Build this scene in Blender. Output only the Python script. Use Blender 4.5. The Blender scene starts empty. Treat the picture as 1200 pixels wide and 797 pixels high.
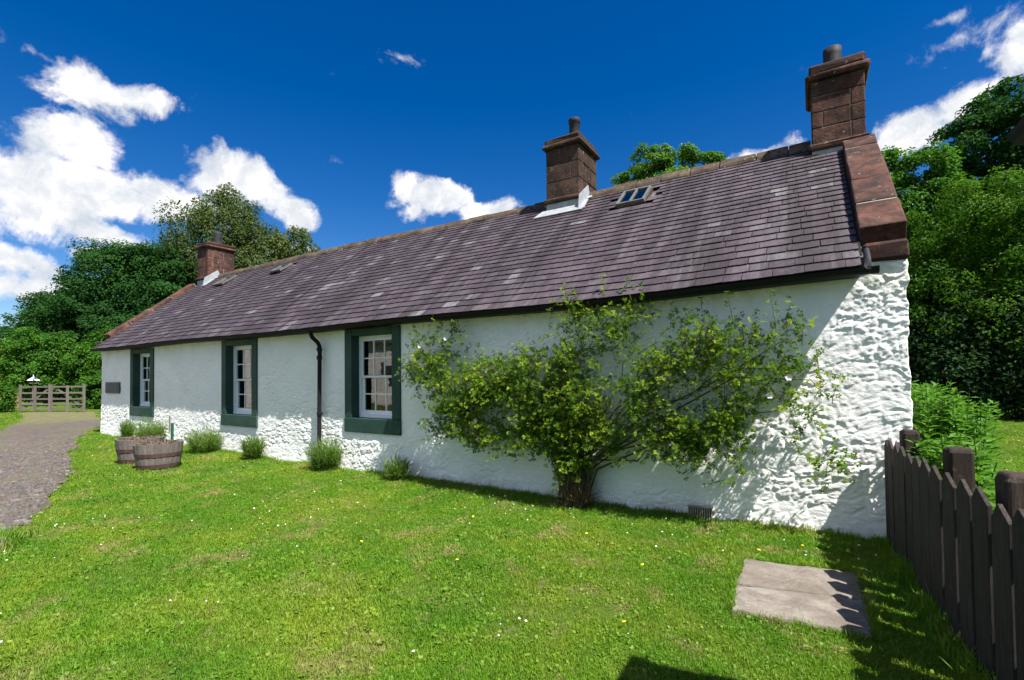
import bpy, bmesh, math, random
import numpy as np
from mathutils import Matrix, Vector

sc = bpy.context.scene
COL = sc.collection
rng = np.random.default_rng(7)
random.seed(7)

# ------------------------------------------------------------------ camera
FOC, YAW, PIT, ROLL, CYO = 564.9, .5559, .0212, -.0113, 29.1     # photograph is 1200 x 797
_cy, _sy = math.cos(YAW), math.sin(YAW)
FW = np.array([-_sy * math.cos(PIT), _cy * math.cos(PIT), math.sin(PIT)])
_r0 = np.array([_cy, _sy, 0.0]); _u0 = np.cross(_r0, FW)
RT = math.cos(ROLL) * _r0 + math.sin(ROLL) * _u0
UP = -math.sin(ROLL) * _r0 + math.cos(ROLL) * _u0
cam = bpy.data.cameras.new('camera'); cam_o = bpy.data.objects.new('camera', cam); COL.objects.link(cam_o)
cam.sensor_width = 36; cam.sensor_fit = 'HORIZONTAL'; cam.lens = FOC / 1200 * 36
cam.shift_y = CYO / 1200; cam.clip_start = .05; cam.clip_end = 2000
cam_o.matrix_world = Matrix(((RT[0], UP[0], -FW[0], 0), (RT[1], UP[1], -FW[1], 0), (RT[2], UP[2], -FW[2], 1.6), (0, 0, 0, 1)))
sc.camera = cam_o

# ------------------------------------------------------------------ sun, exposure
SUN = np.array([.62, -.205, 1.0]); SUN /= np.linalg.norm(SUN)
sun = bpy.data.lights.new('sun', 'SUN'); sun.energy = 3.75; sun.angle = math.radians(.53); sun.color = (1, .955, .88)
sun_o = bpy.data.objects.new('sun', sun); COL.objects.link(sun_o)
sun_o.rotation_euler = Vector(-SUN).to_track_quat('-Z', 'Y').to_euler(); sun_o.location = (8, -6, 14)
sc.view_settings.view_transform = 'Standard'; sc.view_settings.look = 'None'
sc.view_settings.gamma = 1; sc.view_settings.use_curve_mapping = False
sc.view_settings.exposure = 1.62
sc.cycles.max_bounces = 8; sc.cycles.transparent_max_bounces = 12

# ------------------------------------------------------------------ sky with clouds (directions only)
def sky_dir(px, py):
    d = FW + (px - 600) / FOC * RT - (py - 398.5 - CYO) / FOC * UP
    return d / np.linalg.norm(d)

world = bpy.data.worlds.new('World'); sc.world = world; world.use_nodes = True
wt = world.node_tree; wn = wt.nodes; wl = wt.links
bg = wn['Background']
sky = wn.new('ShaderNodeTexSky'); sky.sky_type = 'NISHITA'; sky.sun_disc = False
sky.sun_elevation = math.asin(SUN[2]); sky.sun_rotation = math.atan2(SUN[0], SUN[1])
sky.air_density = 1.0; sky.dust_density = .25; sky.ozone_density = 2.6; sky.altitude = 300
tc = wn.new('ShaderNodeTexCoord')
wz = wn.new('ShaderNodeTexNoise'); wz.inputs['Scale'].default_value = 9; wz.inputs['Detail'].default_value = 7; wz.inputs['Roughness'].default_value = .62
wl.new(tc.outputs['Generated'], wz.inputs['Vector'])
sb = wn.new('ShaderNodeVectorMath'); sb.operation = 'SUBTRACT'; sb.inputs[1].default_value = (.5, .5, .5); wl.new(wz.outputs['Color'], sb.inputs[0])
ms = wn.new('ShaderNodeVectorMath'); ms.operation = 'MULTIPLY_ADD'; ms.inputs[1].default_value = (.085, .085, .07)
wl.new(sb.outputs[0], ms.inputs[0]); wl.new(tc.outputs['Generated'], ms.inputs[2])
CLOUDS = [  # px, py, half width, half height, tilt, weight
 (125, 110, 90, 32, -4, .95), (75, 165, 72, 40, -10, .95), (25, 215, 60, 48, 0, 1.), (90, 222, 140, 52, 4, 1.15), (185, 238, 110, 42, 0, 1.1),
 (255, 205, 60, 52, 25, 1.1), (305, 218, 52, 40, 20, 1), (345, 246, 36, 26, 30, .9), (110, 268, 80, 20, 10, .8), (40, 240, 80, 60, 0, 1), (-45, 200, 70, 60, 0, 1),
 (12, 305, 55, 30, 15, .95), (20, 338, 70, 20, 0, .8), (48, 66, 30, 10, 0, .4), (467, 67, 28, 11, 8, .46),
 (478, 222, 40, 32, -15, 1), (515, 232, 52, 32, 15, 1.05), (482, 248, 28, 20, 0, .8), (575, 250, 50, 18, -8, .9),
 (1135, 122, 74, 24, -24, .8), (1070, 150, 56, 22, -12, .78), (1192, 66, 40, 36, -40, .9), (1225, 40, 50, 45, 0, 1), (1040, 172, 40, 18, 0, .66), (1105, 150, 50, 16, -15, .62),
 (1100, 18, 28, 9, 0, .42), (1125, 48, 44, 14, -15, .36), (880, 187, 30, 9, -10, .6),
 (356, 294, 34, 12, 0, .85), (118, 300, 22, 12, 0, .7), (930, 170, 28, 10, -20, .36)]
prev = None
def blob(cdir, rx, ry, tilt, w):
    global prev
    c = Vector(cdir); rt = Vector((c.y, -c.x, 0)).normalized(); up = rt.cross(c).normalized()
    if up.z < 0: up = -up
    a = math.radians(-tilt); r2 = rt * math.cos(a) + up * math.sin(a); u2 = -rt * math.sin(a) + up * math.cos(a)
    M = Matrix((r2, u2, r2.cross(u2))).transposed()
    mp = wn.new('ShaderNodeMapping'); mp.vector_type = 'TEXTURE'
    mp.inputs['Location'].default_value = c; mp.inputs['Rotation'].default_value = M.to_euler('XYZ')
    mp.inputs['Scale'].default_value = (rx / w, ry / w, .8)
    wl.new(ms.outputs[0], mp.inputs['Vector'])
    g = wn.new('ShaderNodeTexGradient'); g.gradient_type = 'SPHERICAL'; wl.new(mp.outputs[0], g.inputs[0])
    mm = wn.new('ShaderNodeMath'); mm.operation = 'MULTIPLY'; mm.inputs[1].default_value = w; wl.new(g.outputs['Fac'], mm.inputs[0])
    if prev is None: prev = mm.outputs[0]
    else:
        mx = wn.new('ShaderNodeMath'); mx.operation = 'SMOOTH_MAX'; mx.inputs[2].default_value = .12
        wl.new(prev, mx.inputs[0]); wl.new(mm.outputs[0], mx.inputs[1]); prev = mx.outputs[0]
for px, py, rx, ry, tilt, w in CLOUDS:
    d = sky_dir(px, py); k = (d @ FW)
    blob(d, rx / FOC * k * 1.02, ry / FOC * k * 1.05, tilt, w)
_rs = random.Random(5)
for i in range(22):      # unseen clouds round the rest of the sky, enlarged to brighten the shaded wall
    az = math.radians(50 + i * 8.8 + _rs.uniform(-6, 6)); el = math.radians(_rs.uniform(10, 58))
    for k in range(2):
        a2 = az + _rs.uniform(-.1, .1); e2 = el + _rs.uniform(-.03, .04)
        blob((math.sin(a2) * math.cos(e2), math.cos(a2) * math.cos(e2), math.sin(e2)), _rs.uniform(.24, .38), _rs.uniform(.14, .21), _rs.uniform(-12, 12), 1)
def wmath(op, a, b=None, c=None):
    n = wn.new('ShaderNodeMath'); n.operation = op
    for i, v in enumerate((a, b, c)):
        if v is None: continue
        if isinstance(v, (int, float)): n.inputs[i].default_value = v
        else: wl.new(v, n.inputs[i])
    return n.outputs[0]
fb = wn.new('ShaderNodeTexNoise'); fb.inputs['Scale'].default_value = 13; fb.inputs['Detail'].default_value = 11; fb.inputs['Roughness'].default_value = .64; fb.inputs['Distortion'].default_value = .35
wl.new(tc.outputs['Generated'], fb.inputs['Vector'])
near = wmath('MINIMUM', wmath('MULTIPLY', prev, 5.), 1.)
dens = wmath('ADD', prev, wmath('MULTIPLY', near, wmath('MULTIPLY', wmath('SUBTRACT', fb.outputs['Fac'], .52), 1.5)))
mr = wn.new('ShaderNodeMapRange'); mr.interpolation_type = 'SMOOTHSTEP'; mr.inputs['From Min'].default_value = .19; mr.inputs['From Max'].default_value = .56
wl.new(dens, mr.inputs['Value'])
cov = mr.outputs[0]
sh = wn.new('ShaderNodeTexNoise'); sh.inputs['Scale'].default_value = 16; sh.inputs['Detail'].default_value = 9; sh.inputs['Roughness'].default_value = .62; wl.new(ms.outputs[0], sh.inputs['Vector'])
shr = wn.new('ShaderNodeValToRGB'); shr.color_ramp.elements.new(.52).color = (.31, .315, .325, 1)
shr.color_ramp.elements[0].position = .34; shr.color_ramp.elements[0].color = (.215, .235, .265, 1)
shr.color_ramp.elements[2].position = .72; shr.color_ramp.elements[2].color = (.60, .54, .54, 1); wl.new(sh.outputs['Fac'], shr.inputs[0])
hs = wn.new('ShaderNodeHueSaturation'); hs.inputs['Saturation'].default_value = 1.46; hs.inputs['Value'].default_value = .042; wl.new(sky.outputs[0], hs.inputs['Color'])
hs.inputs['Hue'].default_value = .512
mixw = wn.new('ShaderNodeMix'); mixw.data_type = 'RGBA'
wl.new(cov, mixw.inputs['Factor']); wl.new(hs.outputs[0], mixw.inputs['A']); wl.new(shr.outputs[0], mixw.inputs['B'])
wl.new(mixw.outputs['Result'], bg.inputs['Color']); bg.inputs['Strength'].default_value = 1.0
world.cycles.sampling_method = 'MANUAL'; world.cycles.sample_map_resolution = 512

# ------------------------------------------------------------------ numeric noise
def _hash(i, j, s):
    n = (i.astype(np.int64) * 374761393 + j.astype(np.int64) * 668265263 + s * 974634777) & 0xffffffff
    n = ((n ^ (n >> 13)) * 1274126177) & 0xffffffff
    return ((n ^ (n >> 16)) & 0xffff) / 65535.0
def vnoise(x, y, s=0):
    x = np.asarray(x, float); y = np.asarray(y, float)
    i = np.floor(x); j = np.floor(y); fx = x - i; fy = y - j
    fx = fx * fx * fx * (fx * (fx * 6 - 15) + 10); fy = fy * fy * fy * (fy * (fy * 6 - 15) + 10)
    a = _hash(i, j, s); b = _hash(i + 1, j, s); c = _hash(i, j + 1, s); d = _hash(i + 1, j + 1, s)
    return (a * (1 - fx) + b * fx) * (1 - fy) + (c * (1 - fx) + d * fx) * fy
def fbm(x, y, s=0, o=4, g=.5):
    t = 0; a = 1; n = 0
    for k in range(o):
        t = t + a * vnoise(x * 2 ** k, y * 2 ** k, s + k * 17); n += a; a *= g
    return t / n
def worley(x, y, s=0):
    i = np.floor(x); j = np.floor(y); f1 = np.full(x.shape, 9.); f2 = np.full(x.shape, 9.); idv = np.zeros(x.shape)
    for di in (-1, 0, 1):
        for dj in (-1, 0, 1):
            a = i + di; b = j + dj
            px = a + _hash(a, b, s) * .9 + .05; py = b + _hash(a, b, s + 5) * .9 + .05
            d = np.hypot(x - px, y - py); h = _hash(a, b, s + 9)
            new = d < f1
            f2 = np.where(new, f1, np.minimum(f2, d)); idv = np.where(new, h, idv); f1 = np.where(new, d, f1)
    return f1, f2, idv

# ------------------------------------------------------------------ materials
class NT:
    def __init__(s, name):
        s.m = bpy.data.materials.new(name); s.m.use_nodes = True
        s.t = s.m.node_tree; s.n = s.t.nodes; s.l = s.t.links; s.p = s.n['Principled BSDF']; s.out = s.n['Material Output']
    def new(s, t, **kw):
        n = s.n.new(t)
        for k, v in kw.items(): setattr(n, k, v)
        return n
    def put(s, sock, v):
        if isinstance(v, bpy.types.NodeSocket): s.l.new(v, sock)
        elif isinstance(v, (tuple, list)) and len(v) == 3 and sock.type == 'RGBA': sock.default_value = (*v, 1)
        else: sock.default_value = v
    def pos(s): return s.new('ShaderNodeNewGeometry').outputs['Position']
    def obj(s): return s.new('ShaderNodeTexCoord').outputs['Object']
    def mapv(s, v, scale=(1, 1, 1), loc=(0, 0, 0), rot=(0, 0, 0)):
        n = s.new('ShaderNodeMapping'); s.l.new(v, n.inputs[0]); n.inputs['Scale'].default_value = scale; n.inputs['Location'].default_value = loc; n.inputs['Rotation'].default_value = rot
        return n.outputs[0]
    def noise(s, v, scale, detail=4, rough=.55, dist=0):
        n = s.new('ShaderNodeTexNoise'); s.l.new(v, n.inputs['Vector']); n.inputs['Scale'].default_value = scale
        n.inputs['Detail'].default_value = detail; n.inputs['Roughness'].default_value = rough; n.inputs['Distortion'].default_value = dist
        return n.outputs['Fac']
    def vor(s, v, scale, out='Distance', feature='F1'):
        n = s.new('ShaderNodeTexVoronoi', feature=feature); s.l.new(v, n.inputs['Vector']); n.inputs['Scale'].default_value = scale
        return n.outputs[out]
    def ramp(s, f, *stops):
        n = s.new('ShaderNodeValToRGB'); e = n.color_ramp.elements; s.l.new(f, n.inputs[0])
        while len(e) < len(stops): e.new(.5)
        for x, (p, c) in zip(e, stops):
            x.position = p; x.color = (c, c, c, 1) if isinstance(c, (int, float)) else (*c, 1)
        return n.outputs[0]
    def mix(s, f, a, b, blend='MIX'):
        n = s.new('ShaderNodeMix', data_type='RGBA', blend_type=blend)
        s.put(n.inputs['Factor'], f); s.put(n.inputs['A'], a); s.put(n.inputs['B'], b); return n.outputs['Result']
    def math(s, op, a, b=0., c=0.):
        n = s.new('ShaderNodeMath', operation=op)
        for i, v in enumerate((a, b, c)): s.put(n.inputs[i], v)
        return n.outputs[0]
    def attr(s, name, t='GEOMETRY'):
        n = s.new('ShaderNodeAttribute', attribute_name=name, attribute_type=t); return n.outputs['Fac']
    def rand(s): return s.new('ShaderNodeObjectInfo').outputs['Random']
    def bump(s, h, strength=.5, dist=.01, normal=None):
        n = s.new('ShaderNodeBump'); s.put(n.inputs['Height'], h); n.inputs['Strength'].default_value = strength; n.inputs['Distance'].default_value = dist
        if normal is not None: s.l.new(normal, n.inputs['Normal'])
        s.l.new(n.outputs[0], s.p.inputs['Normal']); return n.outputs[0]
    def set(s, color=None, rough=.8, metal=0, spec=.3):
        if color is not None: s.put(s.p.inputs['Base Color'], color)
        s.put(s.p.inputs['Roughness'], rough); s.p.inputs['Metallic'].default_value = metal; s.p.inputs['Specular IOR Level'].default_value = spec
        return s.m
    def leafy(s, color, trans=.4, rough=.5, spec=.25, tint=(1.15, 1.25, .55)):
        s.set(color, rough, 0, spec)
        tr = s.new('ShaderNodeBsdfTranslucent'); s.l.new(s.mix(1., color, tint, 'MULTIPLY'), tr.inputs[0])
        mx = s.new('ShaderNodeMixShader'); mx.inputs[0].default_value = trans
        s.l.new(s.p.outputs[0], mx.inputs[1]); s.l.new(tr.outputs[0], mx.inputs[2]); s.l.new(mx.outputs[0], s.out.inputs['Surface'])
        return s.m
MAT = {}
def m_wall():
    t = NT('limewash'); P = t.pos()
    c = t.ramp(t.noise(P, 2.2, 6), (.3, (.82, .815, .80)), (.7, (.90, .895, .88)))
    spots = t.ramp(t.noise(t.mapv(P, (1, 1, 2.0)), 15, 6, .75), (.60, 0.), (.72, 1.))
    c = t.mix(t.math('MULTIPLY', spots, .42), c, (.42, .42, .38))
    sep = t.new('ShaderNodeSeparateXYZ'); t.l.new(P, sep.inputs[0])
    low = t.math('MULTIPLY', t.ramp(sep.outputs['Z'], (.0, 1.), (.22, 0.)), t.ramp(t.noise(P, 5, 6, .7), (.42, 0.), (.62, 1.)))
    c = t.mix(t.math('MULTIPLY', low, .6), c, (.33, .34, .27))
    n = t.new('ShaderNodeMapRange'); t.l.new(sep.outputs['Z'], n.inputs[0]); n.inputs[1].default_value = 2.15; n.inputs[2].default_value = 2.55
    alg = t.math('MULTIPLY', n.outputs[0], t.ramp(t.noise(t.mapv(P, (3, 3, .6)), 1.4, 4), (.38, 0.), (.68, 1.)))
    c = t.mix(t.math('MULTIPLY', alg, .55), c, (.50, .50, .30))
    h = t.math('ADD', t.noise(t.mapv(P, (1, 1, 1.5)), 30, 6, .7), t.math('MULTIPLY', t.noise(P, 120, 3), .3))
    t.bump(h, .75, .011)
    return t.set(c, .92, 0, .12)
def m_slate():
    t = NT('slate'); P = t.pos()
    r = t.math('FRACT', t.math('ADD', t.attr('rnd'), t.rand()))
    c = t.ramp(r, (0., (.032, .023, .030)), (.2, (.058, .042, .053)), (.45, (.043, .035, .048)), (.7, (.070, .051, .064)), (.95, (.090, .070, .082)), (.972, (.12, .115, .12)), (1., (.18, .18, .185)))
    n1 = t.noise(P, 11, 6, .7)
    c = t.mix(t.ramp(n1, (.42, 0.), (.72, .55)), c, (.088, .070, .082))
    c = t.mix(t.ramp(t.noise(P, 19, 6, .75), (.46, 0.), (.66, .6)), c, (.026, .020, .025))
    c = t.mix(t.ramp(t.noise(t.mapv(P, (1, 1, 1), (4, 8, 2)), 9, 6, .75), (.60, 0.), (.68, .5)), c, (.15, .15, .15))
    pale = t.ramp(t.noise(P, 5.5, 6, .75), (.68, 0.), (.74, 1.))
    c = t.mix(t.math('MULTIPLY', pale, .5), c, (.23, .235, .235))
    st = t.noise(t.mapv(P, (1.9, .14, .14)), 1.9, 5, .65)
    c = t.mix(t.ramp(st, (.45, 0.), (.62, .85)), c, (.026, .018, .021))
    st2 = t.noise(t.mapv(P, (2.6, .2, .2), (5, 2, 1)), 1.7, 5, .65)
    c = t.mix(t.ramp(st2, (.54, 0.), (.70, .5)), c, (.115, .102, .112))
    sp = t.new('ShaderNodeSeparateXYZ'); t.l.new(P, sp.inputs[0])      # dark run-off line where two roofs were joined
    bd = t.math('SUBTRACT', 1., t.math('MULTIPLY', t.math('ABSOLUTE', t.math('ADD', sp.outputs['X'], t.math('ADD', 9.12, t.math('MULTIPLY', t.noise(P, 3, 2), .16)))), 9.))
    c = t.mix(t.math('MULTIPLY', t.ramp(bd, (.0, 0.), (.5, 1.)), .7), c, (.022, .018, .021))
    moss = t.ramp(t.noise(P, 3.3, 5, .7), (.66, 0.), (.76, .5))
    c = t.mix(moss, c, (.06, .056, .04))
    t.bump(t.math('ADD', n1, t.noise(t.mapv(P, (1, 1, 1)), 60, 3)), .5, .008)
    return t.set(c, t.ramp(n1, (.3, .55), (.7, .8)), 0, .35)
def m_sandstone(name, a, b, dark, lichen=.5):
    t = NT(name); P = t.pos(); r = t.rand()
    c = t.mix(t.ramp(t.noise(P, 3.2, 6, .65), (.32, 0.), (.68, 1.)), a, b)
    c = t.mix(t.math('MULTIPLY', r, .45), c, dark)
    c = t.mix(t.ramp(t.noise(P, 6.5, 6, .75), (.46, 0.), (.62, .9)), c, dark)
    c = t.mix(t.ramp(t.noise(t.mapv(P, (1, 1, .6), (3, 9, 2)), 2.1, 5, .7), (.45, 0.), (.62, .85)), c, dark)
    w = t.ramp(t.noise(P, 13, 5, .7), (.62, 0.), (.69, 1.))
    c = t.mix(t.math('MULTIPLY', w, lichen), c, (.33, .32, .29))
    y = t.ramp(t.noise(t.mapv(P, (1, 1, 1), (7, 3, 1)), 8, 5, .7), (.62, 0.), (.70, 1.))
    c = t.mix(t.math('MULTIPLY', y, lichen * .7), c, (.17, .135, .045))
    t.bump(t.math('ADD', t.noise(P, 24, 6, .7), t.math('MULTIPLY', t.noise(P, 90, 3), .4)), .7, .012)
    return t.set(c, .93, 0, .15)
def m_plain(name, col, rough=.6, var=.18, scale=14, metal=0, spec=.3, bump=.15, dist=.004, stretch=(1, 1, 1)):
    t = NT(name); P = t.mapv(t.obj(), stretch)
    n = t.noise(P, scale, 5, .62)
    lo = tuple(x * (1 - var) for x in col); hi = tuple(min(1, x * (1 + var)) for x in col)
    c = t.ramp(n, (.3, lo), (.7, hi))
    t.bump(n, bump, dist)
    return t.set(c, rough, metal, spec)
def m_wood(name, a, b, stretch=(14, 14, 1.2), scale=5, lichen=None):
    t = NT(name); P = t.obj(); r = t.rand()
    off = t.new('ShaderNodeVectorMath', operation='ADD'); t.l.new(P, off.inputs[0])
    cb = t.new('ShaderNodeCombineXYZ'); t.l.new(t.math('MULTIPLY', r, 40.), cb.inputs[0]); t.l.new(t.math('MULTIPLY', r, 23.), cb.inputs[2]); t.l.new(cb.outputs[0], off.inputs[1])
    g = t.noise(t.mapv(off.outputs[0], stretch), scale, 6, .65, .4)
    c = t.mix(t.ramp(g, (.3, 0.), (.72, 1.)), a, b)
    c = t.mix(t.math('MULTIPLY', r, .4), c, tuple(x * .6 for x in a))
    if lichen:
        c = t.mix(t.ramp(t.noise(off.outputs[0], 16, 5, .7), (.60, 0.), (.72, .7)), c, lichen)
    t.bump(g, .7, .006)
    return t.set(c, .85, 0, .2)
def m_leaf(name, stops, trans=.42, rough=.6, scale=.5, spec=.12, tint=(1.1, 1.2, .5)):
    t = NT(name)
    c = t.ramp(t.attr('rnd'), *stops)
    v = t.noise(t.pos(), scale, 3)
    c = t.mix(t.ramp(v, (.35, 0.), (.65, .3)), c, stops[0][1])
    return t.leafy(c, trans, rough, spec, tint)
def m_glass():
    t = NT('window_glass'); t.n.remove(t.p)
    tr = t.new('ShaderNodeBsdfTransparent'); tr.inputs[0].default_value = (.86, .90, .90, 1)
    gl = t.new('ShaderNodeBsdfGlossy'); gl.inputs['Roughness'].default_value = .01; gl.inputs['Color'].default_value = (1, 1, 1, 1)
    b = t.new('ShaderNodeBump'); b.inputs['Strength'].default_value = .12; b.inputs['Distance'].default_value = .004
    t.l.new(t.noise(t.pos(), 6, 2), b.inputs['Height']); t.l.new(b.outputs[0], gl.inputs['Normal'])
    fr = t.new('ShaderNodeFresnel'); fr.inputs[0].default_value = 1.75
    mx = t.new('ShaderNodeMixShader'); t.l.new(fr.outputs[0], mx.inputs[0]); t.l.new(tr.outputs[0], mx.inputs[1]); t.l.new(gl.outputs[0], mx.inputs[2])
    t.l.new(mx.outputs[0], t.out.inputs['Surface']); return t.m
def m_lawn():
    t = NT('lawn_soil'); P = t.pos()
    g = t.ramp(t.noise(P, .55, 6, .6), (.32, (.050, .105, .010)), (.5, (.085, .130, .016)), (.68, (.15, .155, .04)))
    g = t.mix(t.ramp(t.noise(P, 30, 5, .7), (.35, 0.), (.75, .7)), g, (.035, .05, .012))
    bare = t.ramp(t.noise(P, 1.9, 6, .72), (.56, 0.), (.68, .9))
    g = t.mix(bare, g, (.20, .155, .085))
    t.bump(t.noise(P, 45, 5, .7), .8, .02)
    return t.set(g, .95, 0, .1)
def m_grass():
    t = NT('grass_blade'); P = t.pos(); r = t.rand()
    n = t.noise(P, .85, 5, .62)
    n2 = t.noise(t.mapv(P, (1, 1, 1), (31, 7, 0)), 2.6, 4, .6)
    c = t.ramp(n, (.34, (.048, .185, .005)), (.48, (.105, .270, .007)), (.64, (.235, .330, .022)))
    c = t.mix(t.ramp(n2, (.46, 0.), (.72, .6)), c, (.28, .31, .05))
    c = t.mix(t.math('MULTIPLY', r, .5), c, (.070, .200, .007))
    dry = t.ramp(t.noise(P, 1.9, 6, .72), (.53, 0.), (.66, .7))
    c = t.mix(dry, c, (.36, .29, .14))
    tip = t.attr('tip')
    c = t.mix(t.math('MULTIPLY', tip, .3), c, (.26, .30, .06))
    return t.leafy(c, .40, .5, .25, (1.1, 1.15, .4))
def m_path():
    t = NT('path_stone'); P = t.pos(); r = t.attr('rnd')
    c = t.ramp(r, (0., (.075, .064, .060)), (.4, (.108, .094, .089)), (.85, (.138, .121, .115)), (.97, (.18, .163, .157)), (1., (.26, .245, .24)))
    c = t.mix(t.ramp(t.noise(P, 1.1, 5), (.4, 0.), (.65, .5)), c, (.105, .092, .075))
    c = t.mix(t.ramp(t.noise(P, 34, 4, .7), (.4, 0.), (.7, .45)), c, (.07, .058, .052))
    t.bump(t.noise(P, 60, 4), .5, .006)
    return t.set(c, .9, 0, .2)
def m_track():
    t = NT('path_earth'); P = t.pos()
    c = t.ramp(t.noise(P, 26, 6, .75), (.3, (.060, .050, .044)), (.55, (.108, .092, .083)), (.75, (.165, .145, .132)))
    f1 = t.vor(P, 11, 'Color')
    c = t.mix(.35, c, f1, 'SOFT_LIGHT')
    g = t.ramp(t.noise(P, .8, 5, .65), (.52, 0.), (.63, .6))
    sp = t.new('ShaderNodeSeparateXYZ'); t.l.new(P, sp.inputs[0])          # grass has taken the path short of the gate
    far = t.new('ShaderNodeMapRange', interpolation_type='SMOOTHSTEP'); t.l.new(t.math('ADD', sp.outputs['X'], t.math('MULTIPLY', t.noise(P, .7, 4), 4.)), far.inputs[0]); far.inputs[1].default_value = -20.5; far.inputs[2].default_value = -24.
    g2 = t.math('MULTIPLY', far.outputs[0], t.ramp(t.noise(P, 2.2, 5, .7), (.38, .25), (.6, 1.)))
    c = t.mix(t.math('MULTIPLY', g2, .8), c, (.15, .15, .045))
    c = t.mix(g, c, (.10, .11, .035))
    t.bump(t.vor(P, 16), .8, .02)
    return t.set(c, .95, 0, .15)
MAT['wall'] = m_wall(); MAT['slate'] = m_slate()
MAT['red'] = m_sandstone('red_sandstone', (.092, .037, .029), (.185, .094, .070), (.030, .019, .017), .6)
MAT['brown'] = m_sandstone('weathered_sandstone', (.066, .038, .028), (.118, .070, .050), (.022, .016, .014), .85)
MAT['ridge'] = m_sandstone('lichened_ridge_stone', (.090, .062, .045), (.150, .115, .085), (.040, .030, .022), 1.0)
MAT['mortar'] = m_plain('pale_mortar', (.26, .23, .21), .95, .2, 20, bump=.4)
MAT['gutter'] = m_plain('black_cast_iron', (.010, .010, .011), .6, .3, 20, spec=.18)
MAT['lead'] = m_plain('lead_flashing', (.27, .29, .31), .55, .25, 9, spec=.4, bump=.3)
def m_green():
    t = NT('green_paint'); P = t.pos()
    c = t.mix(t.ramp(t.noise(P, 1.7, 5, .65), (.44, 0.), (.66, .55)), (.018, .054, .042), (.060, .092, .076))
    c = t.mix(t.ramp(t.noise(t.mapv(P, (2, 2, 1)), 14, 5, .7), (.5, 0.), (.7, .35)), c, (.012, .035, .028))
    c = t.mix(t.ramp(t.noise(P, 19, 4, .7), (.715, 0.), (.735, .8)), c, (.38, .40, .37))
    t.bump(t.noise(P, 26, 5, .7), .5, .006); return t.set(c, .6, 0, .25)
MAT['green'] = m_green()
MAT['white'] = m_plain('white_paint', (.78, .80, .82), .45, .05, 12, spec=.4, bump=.1)
MAT['glass'] = m_glass()
MAT['pot'] = m_plain('dark_clay_pot', (.026, .027, .032), .65, .35, 9, spec=.15)
MAT['dark'] = m_plain('room_dark', (.06, .055, .05), .9, .2, 4)
MAT['plaque'] = m_plain('bronze_plaque', (.105, .095, .095), .5, .2, 30, spec=.4)
MAT['iron'] = m_plain('weathered_iron', (.11, .11, .105), .6, .3, 20)
MAT['lawn'] = m_lawn(); MAT['grass'] = m_grass(); MAT['cobble'] = m_path(); MAT['track'] = m_track()
MAT['fence'] = m_wood('dark_fence_timber', (.017, .014, .012), (.068, .056, .048), lichen=(.075, .07, .06))
MAT['fencetop'] = m_wood('fence_post_timber', (.020, .015, .013), (.070, .050, .041), lichen=(.12, .11, .095))
MAT['gatewood'] = m_wood('grey_gate_timber', (.12, .105, .09), (.23, .205, .18))
MAT['stave'] = m_wood('grey_barrel_oak', (.105, .090, .083), (.24, .21, .198))
MAT['hoop'] = m_plain('rusty_hoop', (.075, .042, .036), .75, .35, 14, bump=.4)
MAT['soil'] = m_plain('soil', (.10, .07, .045), .95, .4, 22, bump=.9, dist=.03)
MAT['slab'] = m_sandstone('paving_stone', (.215, .195, .170), (.285, .262, .232), (.135, .112, .094), .25)
MAT['bark'] = m_wood('bark', (.05, .042, .033), (.14, .12, .10), (4, 4, .8), 3)
MAT['birchbark'] = m_wood('pale_bark', (.14, .13, .11), (.42, .40, .36), (3, 3, 2), 3)
MAT['cane'] = m_wood('rose_cane', (.06, .05, .03), (.16, .13, .085), (6, 6, 2), 4)
MAT['leaf_dark'] = m_leaf('leaf_dark_green', ((0., (.012, .048, .010)), (.5, (.024, .085, .016)), (1., (.052, .130, .024))), .38, .65)
MAT['leaf_dark_shaded'] = m_leaf('leaf_dark_shaded', ((0., (.006, .022, .006)), (.5, (.012, .040, .009)), (1., (.026, .066, .014))), .25, .65)  # dark leaf green lowered further, so the hedge's shade sits in the colour
MAT['leaf_olive'] = m_leaf('leaf_olive_green', ((0., (.045, .072, .020)), (.5, (.085, .125, .035)), (1., (.16, .20, .07))), .4, .5)
MAT['leaf_mid'] = m_leaf('leaf_mid_green', ((0., (.030, .095, .012)), (.5, (.062, .170, .018)), (1., (.12, .26, .03))), .42, .45)
MAT['leaf_fresh'] = m_leaf('leaf_fresh_green', ((0., (.026, .085, .008)), (.5, (.060, .150, .012)), (1., (.135, .235, .018))), .42, .5)
MAT['leaf_bright'] = m_leaf('leaf_bright_green', ((0., (.050, .125, .014)), (.5, (.09, .20, .022)), (1., (.17, .29, .04))), .42, .45)
MAT['leaf_rose'] = m_leaf('leaf_rose', ((0., (.046, .105, .012)), (.4, (.098, .190, .018)), (.72, (.205, .32, .022)), (.93, (.40, .47, .03)), (1., (.28, .20, .05))), .48, .5, 2.)
MAT['leaf_lav'] = m_leaf('leaf_lavender', ((0., (.055, .115, .016)), (.5, (.105, .190, .026)), (1., (.20, .26, .07))), .3, .6)
MAT['leaf_nettle'] = m_leaf('leaf_nettle', ((0., (.045, .125, .016)), (.5, (.085, .21, .028)), (1., (.14, .28, .045))), .4, .42)
MAT['straw'] = m_plain('dry_straw', (.19, .125, .055), .8, .35, 9)
MAT['petal'] = m_plain('white_petal', (.80, .74, .74), .6, .1, 30)
MAT['yellow'] = m_plain('yellow_petal', (.75, .58, .02), .6, .1, 30)
MAT['pink'] = m_plain('pale_pink_petal', (.72, .55, .58), .6, .1, 30)
MAT['tan'] = m_wood('tan_timber', (.25, .16, .075), (.34, .23, .12), (3, 3, 3), 4)
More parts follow.
